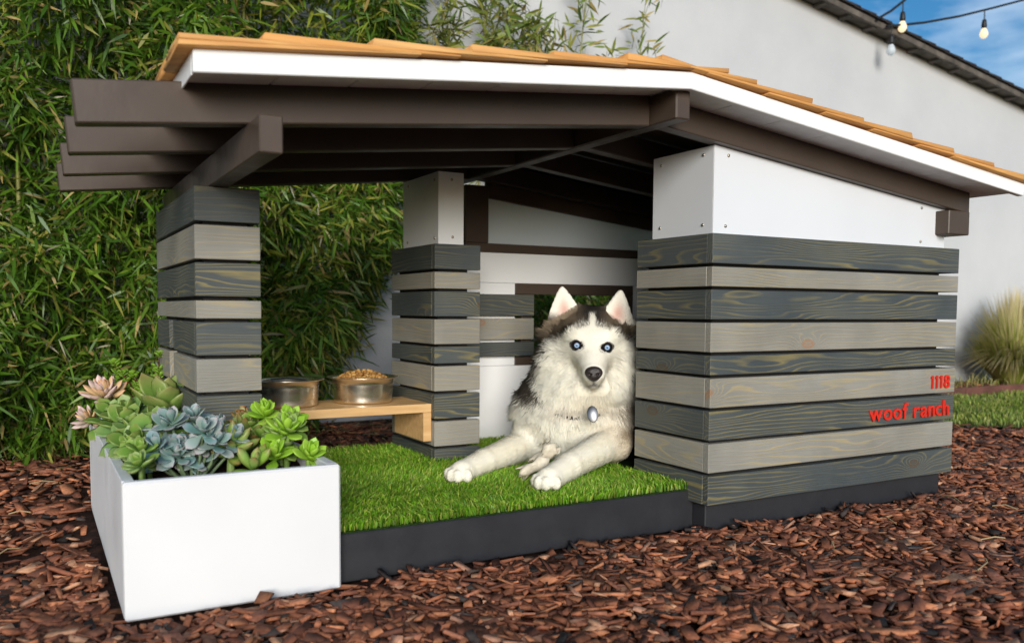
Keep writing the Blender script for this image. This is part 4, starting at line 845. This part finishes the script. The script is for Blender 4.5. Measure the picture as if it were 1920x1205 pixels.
def fur():
    tri = np.concatenate([Fc[:, [0, 1, 2]], Fc[:, [0, 2, 3]]]); A_ = np.linalg.norm(np.cross(V[tri[:, 1]]-V[tri[:, 0]], V[tri[:, 2]]-V[tri[:, 0]]), axis=1)
    ctr = V[tri].mean(1); hd = hl(ctr); wt = A_*np.where((N[tri].mean(1)@-_F) > -.45, 1, .12)*np.where(ctr[:, 0] > .2, .1, 1)*np.where(np.linalg.norm(hd, axis=1) < 120, 1.7, 1)
    n = 150000; t = rng.choice(len(tri), n, p=wt/wt.sum()); u = rng.uniform(0, 1, (n, 2)); fl = u.sum(1) > 1; u[fl] = 1-u[fl]; w3 = np.c_[1-u.sum(1), u]
    P = (V[tri[t]]*w3[..., None]).sum(1); Nn = (N[tri[t]]*w3[..., None]).sum(1); Nn /= np.linalg.norm(Nn, axis=1)[:, None]
    Q = hl(P); a, b, c = Q.T; hdist = np.linalg.norm((Q-(0, -15, 0))/np.array((112, 118, 130)), axis=1); onh = hdist < 1
    L_ = np.full(n, 26.)                                                            # length, head units
    face = np.exp(-((a/42)**2+((b+12)/58)**2))*(c > 8); L_ = np.where(onh, 24-19*np.clip(face*1.4, 0, 1), L_); muz = (c > 40) & onh & (np.abs(a-3) < 28) & (b > -98); L_[muz] = 4.5
    ear_ = (b > 36) & (np.abs(a) > 24) & (np.abs(a) < 95) & (c > -75) & (b < 130); L_[ear_] = np.where(b[ear_] > 74, 1.4, 3.2); top_ = (b > 20) & onh & ~ear_; L_[top_] = np.minimum(L_[top_], 11)
    onh |= ear_; chk = onh & (b < -20) & (np.abs(a) > 38); L_[chk] = 27
    segd = [cone(P, p_, q_, 0, 0) for p_, q_ in ((elR, pwR), (elL, pwL))]; near = np.argmin(segd, 0); legs = np.min(segd, 0); isleg = (legs < .108) & (P[:, 2] < .30) & ~onh
    L_ = np.where(isleg, 7, L_); L_ = np.where((legs < .14) & ~isleg & (P[:, 2] < .3), 10, L_); pw_ = np.minimum(np.linalg.norm(P-pwR, axis=1), np.linalg.norm(P-pwL, axis=1)) < .062; pd_ = np.minimum(np.linalg.norm(P-pwR, axis=1), np.linalg.norm(P-pwL, axis=1)); L_ = np.where(isleg, np.interp(pd_, [.03, .12, .30], [4., 7., 11.]), L_)
    keep = np.ones(n, bool)
    for (ex, ey) in ((-28, -7), (27, -11)): keep &= ~((((a-ex)/13)**2+((b-ey)/8.6)**2 < 1) & (c > 15))
    keep &= ~((((a-3)/16)**2+((b+57)/13)**2 < 1) & (c > 58)); keep &= P[:, 2] > GZ+.004
    # combing
    rad = np.stack([a-2, (b+35), np.full(n, -28.)], -1); rad /= np.linalg.norm(rad, axis=1)[:, None]; hcomb = rad[:, :1]*ha+rad[:, 1:2]*hb+rad[:, 2:]*hc_
    earc = np.tile(hb, (n, 1)); bod = np.tile(np.array((.25, .25, -.9)), (n, 1)); lg = np.array([(pwR-elR)/np.linalg.norm(pwR-elR), (pwL-elL)/np.linalg.norm(pwL-elL)])[near]+np.array((0, 0, -.25))
    comb = np.where(onh[:, None], hcomb, bod); comb = np.where(ear_[:, None], earc, comb); comb = np.where(isleg[:, None], lg, comb)
    dn = chk | (onh & (b < -60)); comb = np.where(dn[:, None], hcomb*.75+np.array((0, 0, -.55)), comb)
    comb = comb-(comb*Nn).sum(1)[:, None]*Nn*.8; comb /= np.linalg.norm(comb, axis=1)[:, None]+1e-9
    # clumping by a smooth noise
    cl = np.minimum(1, L_/20)[:, None]*np.stack([np.sin(P@np.array(k_)*s_+f_) for k_, s_, f_ in (((1, .6, .3), 95, 0), ((-.4, 1, .5), 110, 1), ((.2, -.5, 1), 120, 2))], -1)*.28
    ln = (L_*rng.uniform(.6, 1.15, n))[:, None]*hs; kf = np.where(isleg, .34, np.clip(L_/20, .2, 1))[:, None]; d1 = Nn*.62*kf+comb*.6+cl*.6+rng.normal(0, .13, (n, 3))*kf; d2 = Nn*.22*kf+comb*.95+cl+rng.normal(0, .18, (n, 3))*kf
    d1[ear_] = (Nn*.15+comb*.9)[ear_]; d2[ear_] = (Nn*.05+comb)[ear_]; d1 /= np.linalg.norm(d1, axis=1)[:, None]; d2 /= np.linalg.norm(d2, axis=1)[:, None]
    vd = P-CAM; s = np.cross(d2, Nn*.65-.5*vd/np.linalg.norm(vd, axis=1)[:, None]+rng.normal(0, .06, (n, 3))); s /= np.linalg.norm(s, axis=1)[:, None]; wd = (rng.uniform(.0009, .0017, n)*np.clip(L_/14, .65, 1.15))[:, None]
    p0 = P-Nn*.002; p1 = P+d1*ln*.5; p2 = p1+d2*ln*.5
    fl_ = (np.cross(s, p2-p0)*Nn).sum(1) < 0; s[fl_] *= -1
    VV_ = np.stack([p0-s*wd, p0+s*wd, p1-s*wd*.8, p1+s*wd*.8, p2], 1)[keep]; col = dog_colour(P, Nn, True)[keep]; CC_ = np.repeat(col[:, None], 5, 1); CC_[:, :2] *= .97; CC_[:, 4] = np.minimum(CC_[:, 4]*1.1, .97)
    NN = Nn*.9+d2*.1+rng.normal(0, .05, (n, 3))*np.where(isleg, 2.5, 1)[:, None]; NN /= np.linalg.norm(NN, axis=1)[:, None]; NN = np.repeat(NN[keep][:, None], 5, 1)
    m = len(VV_); i5 = np.arange(m)[:, None]*5; F3 = np.concatenate([i5+np.array([[0, 1, 3]]), i5+np.array([[0, 3, 2]]), i5+np.array([[2, 3, 4]])], 1).reshape(-1, 3)
    tag(link(bpy.data.objects.new('fur', arr_mesh('fur', VV_.reshape(-1, 3), F3, MAT['strand'], CC_.reshape(-1, 3), smooth=True, nrm=NN.reshape(-1, 3))), dog, (0, 0, 0)), kind='stuff')
fur()
# eyes and nose
def eye_mat():
    m = M_('dog_eye', .12, .4); sx = m.n('SeparateXYZ'); m.l(m.n('TexCoord').outputs['Object'], sx.inputs[0])
    r = m.math('SQRT', m.math('ADD', m.math('POWER', sx.outputs[0], 2.), m.math('POWER', sx.outputs[1], 2.)))
    m.col(m.ramp(m.math('DIVIDE', r, .02), [(0, (.004,)*3), (.13, (.004,)*3), (.17, (.17, .28, .44)), (.36, (.30, .43, .60)), (.44, (.06, .09, .16)), (.47, (.012, .01, .01))])); return m.m
EM = eye_mat()
for (a, b) in ((-28, -7), (27, -11)):
    cs = np.arange(110, 0, -.5); sd = dog_sdf(np.array([hw(a, b, c) for c in cs])); c0 = cs[np.argmax(sd < 0)]
    bm = bmesh.new(); bmesh.ops.create_uvsphere(bm, u_segments=28, v_segments=18, radius=11.5*hs)
    o = bm_obj('eye', bm, EM, dog, hw(a, b, c0-2.2), True); tilt = Matrix((ha, hb, hc_)).transposed(); o.rotation_euler = (tilt @ Matrix.Rotation(math.radians(3), 3, 'Y')).to_euler()
def nose_sdf(Q):
    d = ell(Q, (3, -55, 91), (16, 11.5, 9)); d = smin(d, ell(Q, (3, -61, 91), (10, 10, 8)), 5)
    for s in (-1, 1): d = np.maximum(d, -ell(Q, (3+s*7, -58.5, 101), (3.6, 3.2, 6))); d = np.maximum(d, -cone(Q, (3+s*8, -58, 101), (3+s*13, -56, 97), 2, 1.2))
    return np.maximum(d, -cone(Q, (3, -56, 102), (3, -72, 99), 1.1, 1.1))
NV, NF = surface_net(nose_sdf, (-16, -75, 78), (22, -40, 104), .9); W_ = HC+hs*(NV[:, :1]*ha+NV[:, 1:2]*hb+NV[:, 2:]*hc_); ctr = W_.mean(0)
mn = painted('nose_leather', (.022, .015, .014), .32, .3, 260, .25, .6, 500)
no = link(bpy.data.objects.new('nose', arr_mesh('nose', W_-ctr, NF, mn, smooth=True)), dog, ctr)
bm = bmesh.new(); bm.from_mesh(no.data); bmesh.ops.recalc_face_normals(bm, faces=bm.faces[:]); bm.to_mesh(no.data); bm.free()
# collar with tag
ca_ = dep(1085, 742, 3.06); pts = []
ax1 = _R*1.; ax2 = hc_*.9+np.array((0, 0, -.5)); ax2 /= np.linalg.norm(ax2)
for i in range(33):
    th = 2*math.pi*i/32; pts.append(ca_+ax1*.150*math.cos(th)+ax2*.141*math.sin(th))
collar = tube_obj('collar', pts, .008, MAT['wire'], dog, 8)
tp = dep(1111, 776, 2.83)
V_, F_ = lathe([(.0001, .003), (.017, .003), (.0185, .0015), (.0185, -.0015), (.017, -.003), (.0001, -.003)], 24)
to = link(bpy.data.objects.new('tag', arr_mesh('tag', V_*(1, 1.5, 1), F_, MAT['tagmetal'], smooth=False)), collar, tp); to.rotation_euler = (Matrix((ha, hb, hc_)).transposed() @ Matrix.Rotation(-.25, 3, 'X') @ Matrix.Rotation(.12, 3, 'Z')).to_euler()
# rawhide chew: two crumpled folded sheets
def hide():
    V = []; Fc = []; C = []
    for s, (c, ax, ln, r) in enumerate(((np.array((0, 0, .03)), np.array((.55, -.35, .75)), .085, .024), (np.array((-.045, -.012, .0)), np.array((.75, -.2, .35)), .09, .020))):
        ax = ax/np.linalg.norm(ax); e1 = np.cross(ax, (0, 0, 1)); e1 /= np.linalg.norm(e1); e2 = np.cross(ax, e1); n0 = len(V); nu, nv = 9, 22
        for i in range(nu):
            for j in range(nv):
                t = (i/(nu-1)-.5)*ln*(1+.25*math.sin(j*1.3+s)); th = j/(nv-1)*8.6; rr_ = r*(.35+.085*th)*(1+.22*math.sin(3*th+s*2+i*.5)+.16*math.sin(i*1.4+th))*(.85+.5*abs(i/(nu-1)-.5)*1.6)
                V.append(c+ax*t+e1*rr_*math.cos(th)+e2*rr_*math.sin(th)); k = .85+.3*random.random()*.6; C.append((.86*k, .77*k, .60*k))
        for i in range(nu-1):
            for j in range(nv-1): Fc.append((n0+i*nv+j, n0+i*nv+j+1, n0+(i+1)*nv+j+1, n0+(i+1)*nv+j))
    return np.array(V), np.array(Fc), np.array(C)
hv, hf, hcol = hide(); hp = on(1018, 884, .172); hp = hp+np.array((.02, .03, .0)); hv[:, 2] -= hv[:, 2].min()-(.137-hp[2])
o = link(bpy.data.objects.new('rawhide_chew', arr_mesh('rawhide_chew', hv, hf, vcol('rawhide', .55, .4, .2, noise=.2, ns=60), hcol, smooth=True)), None, hp)
md = o.modifiers.new('thickness', 'SOLIDIFY'); md.thickness = .003
tag(o, 'crumpled cream rawhide chew lying between the dog paws', 'dog chew')

# ------------------------------------------------------------------ survey units -> metres
for o in list(SC.objects):
    if o.parent is None and o.type in ('MESH', 'EMPTY'):
        o.location = o.location*S; o.scale = o.scale*S
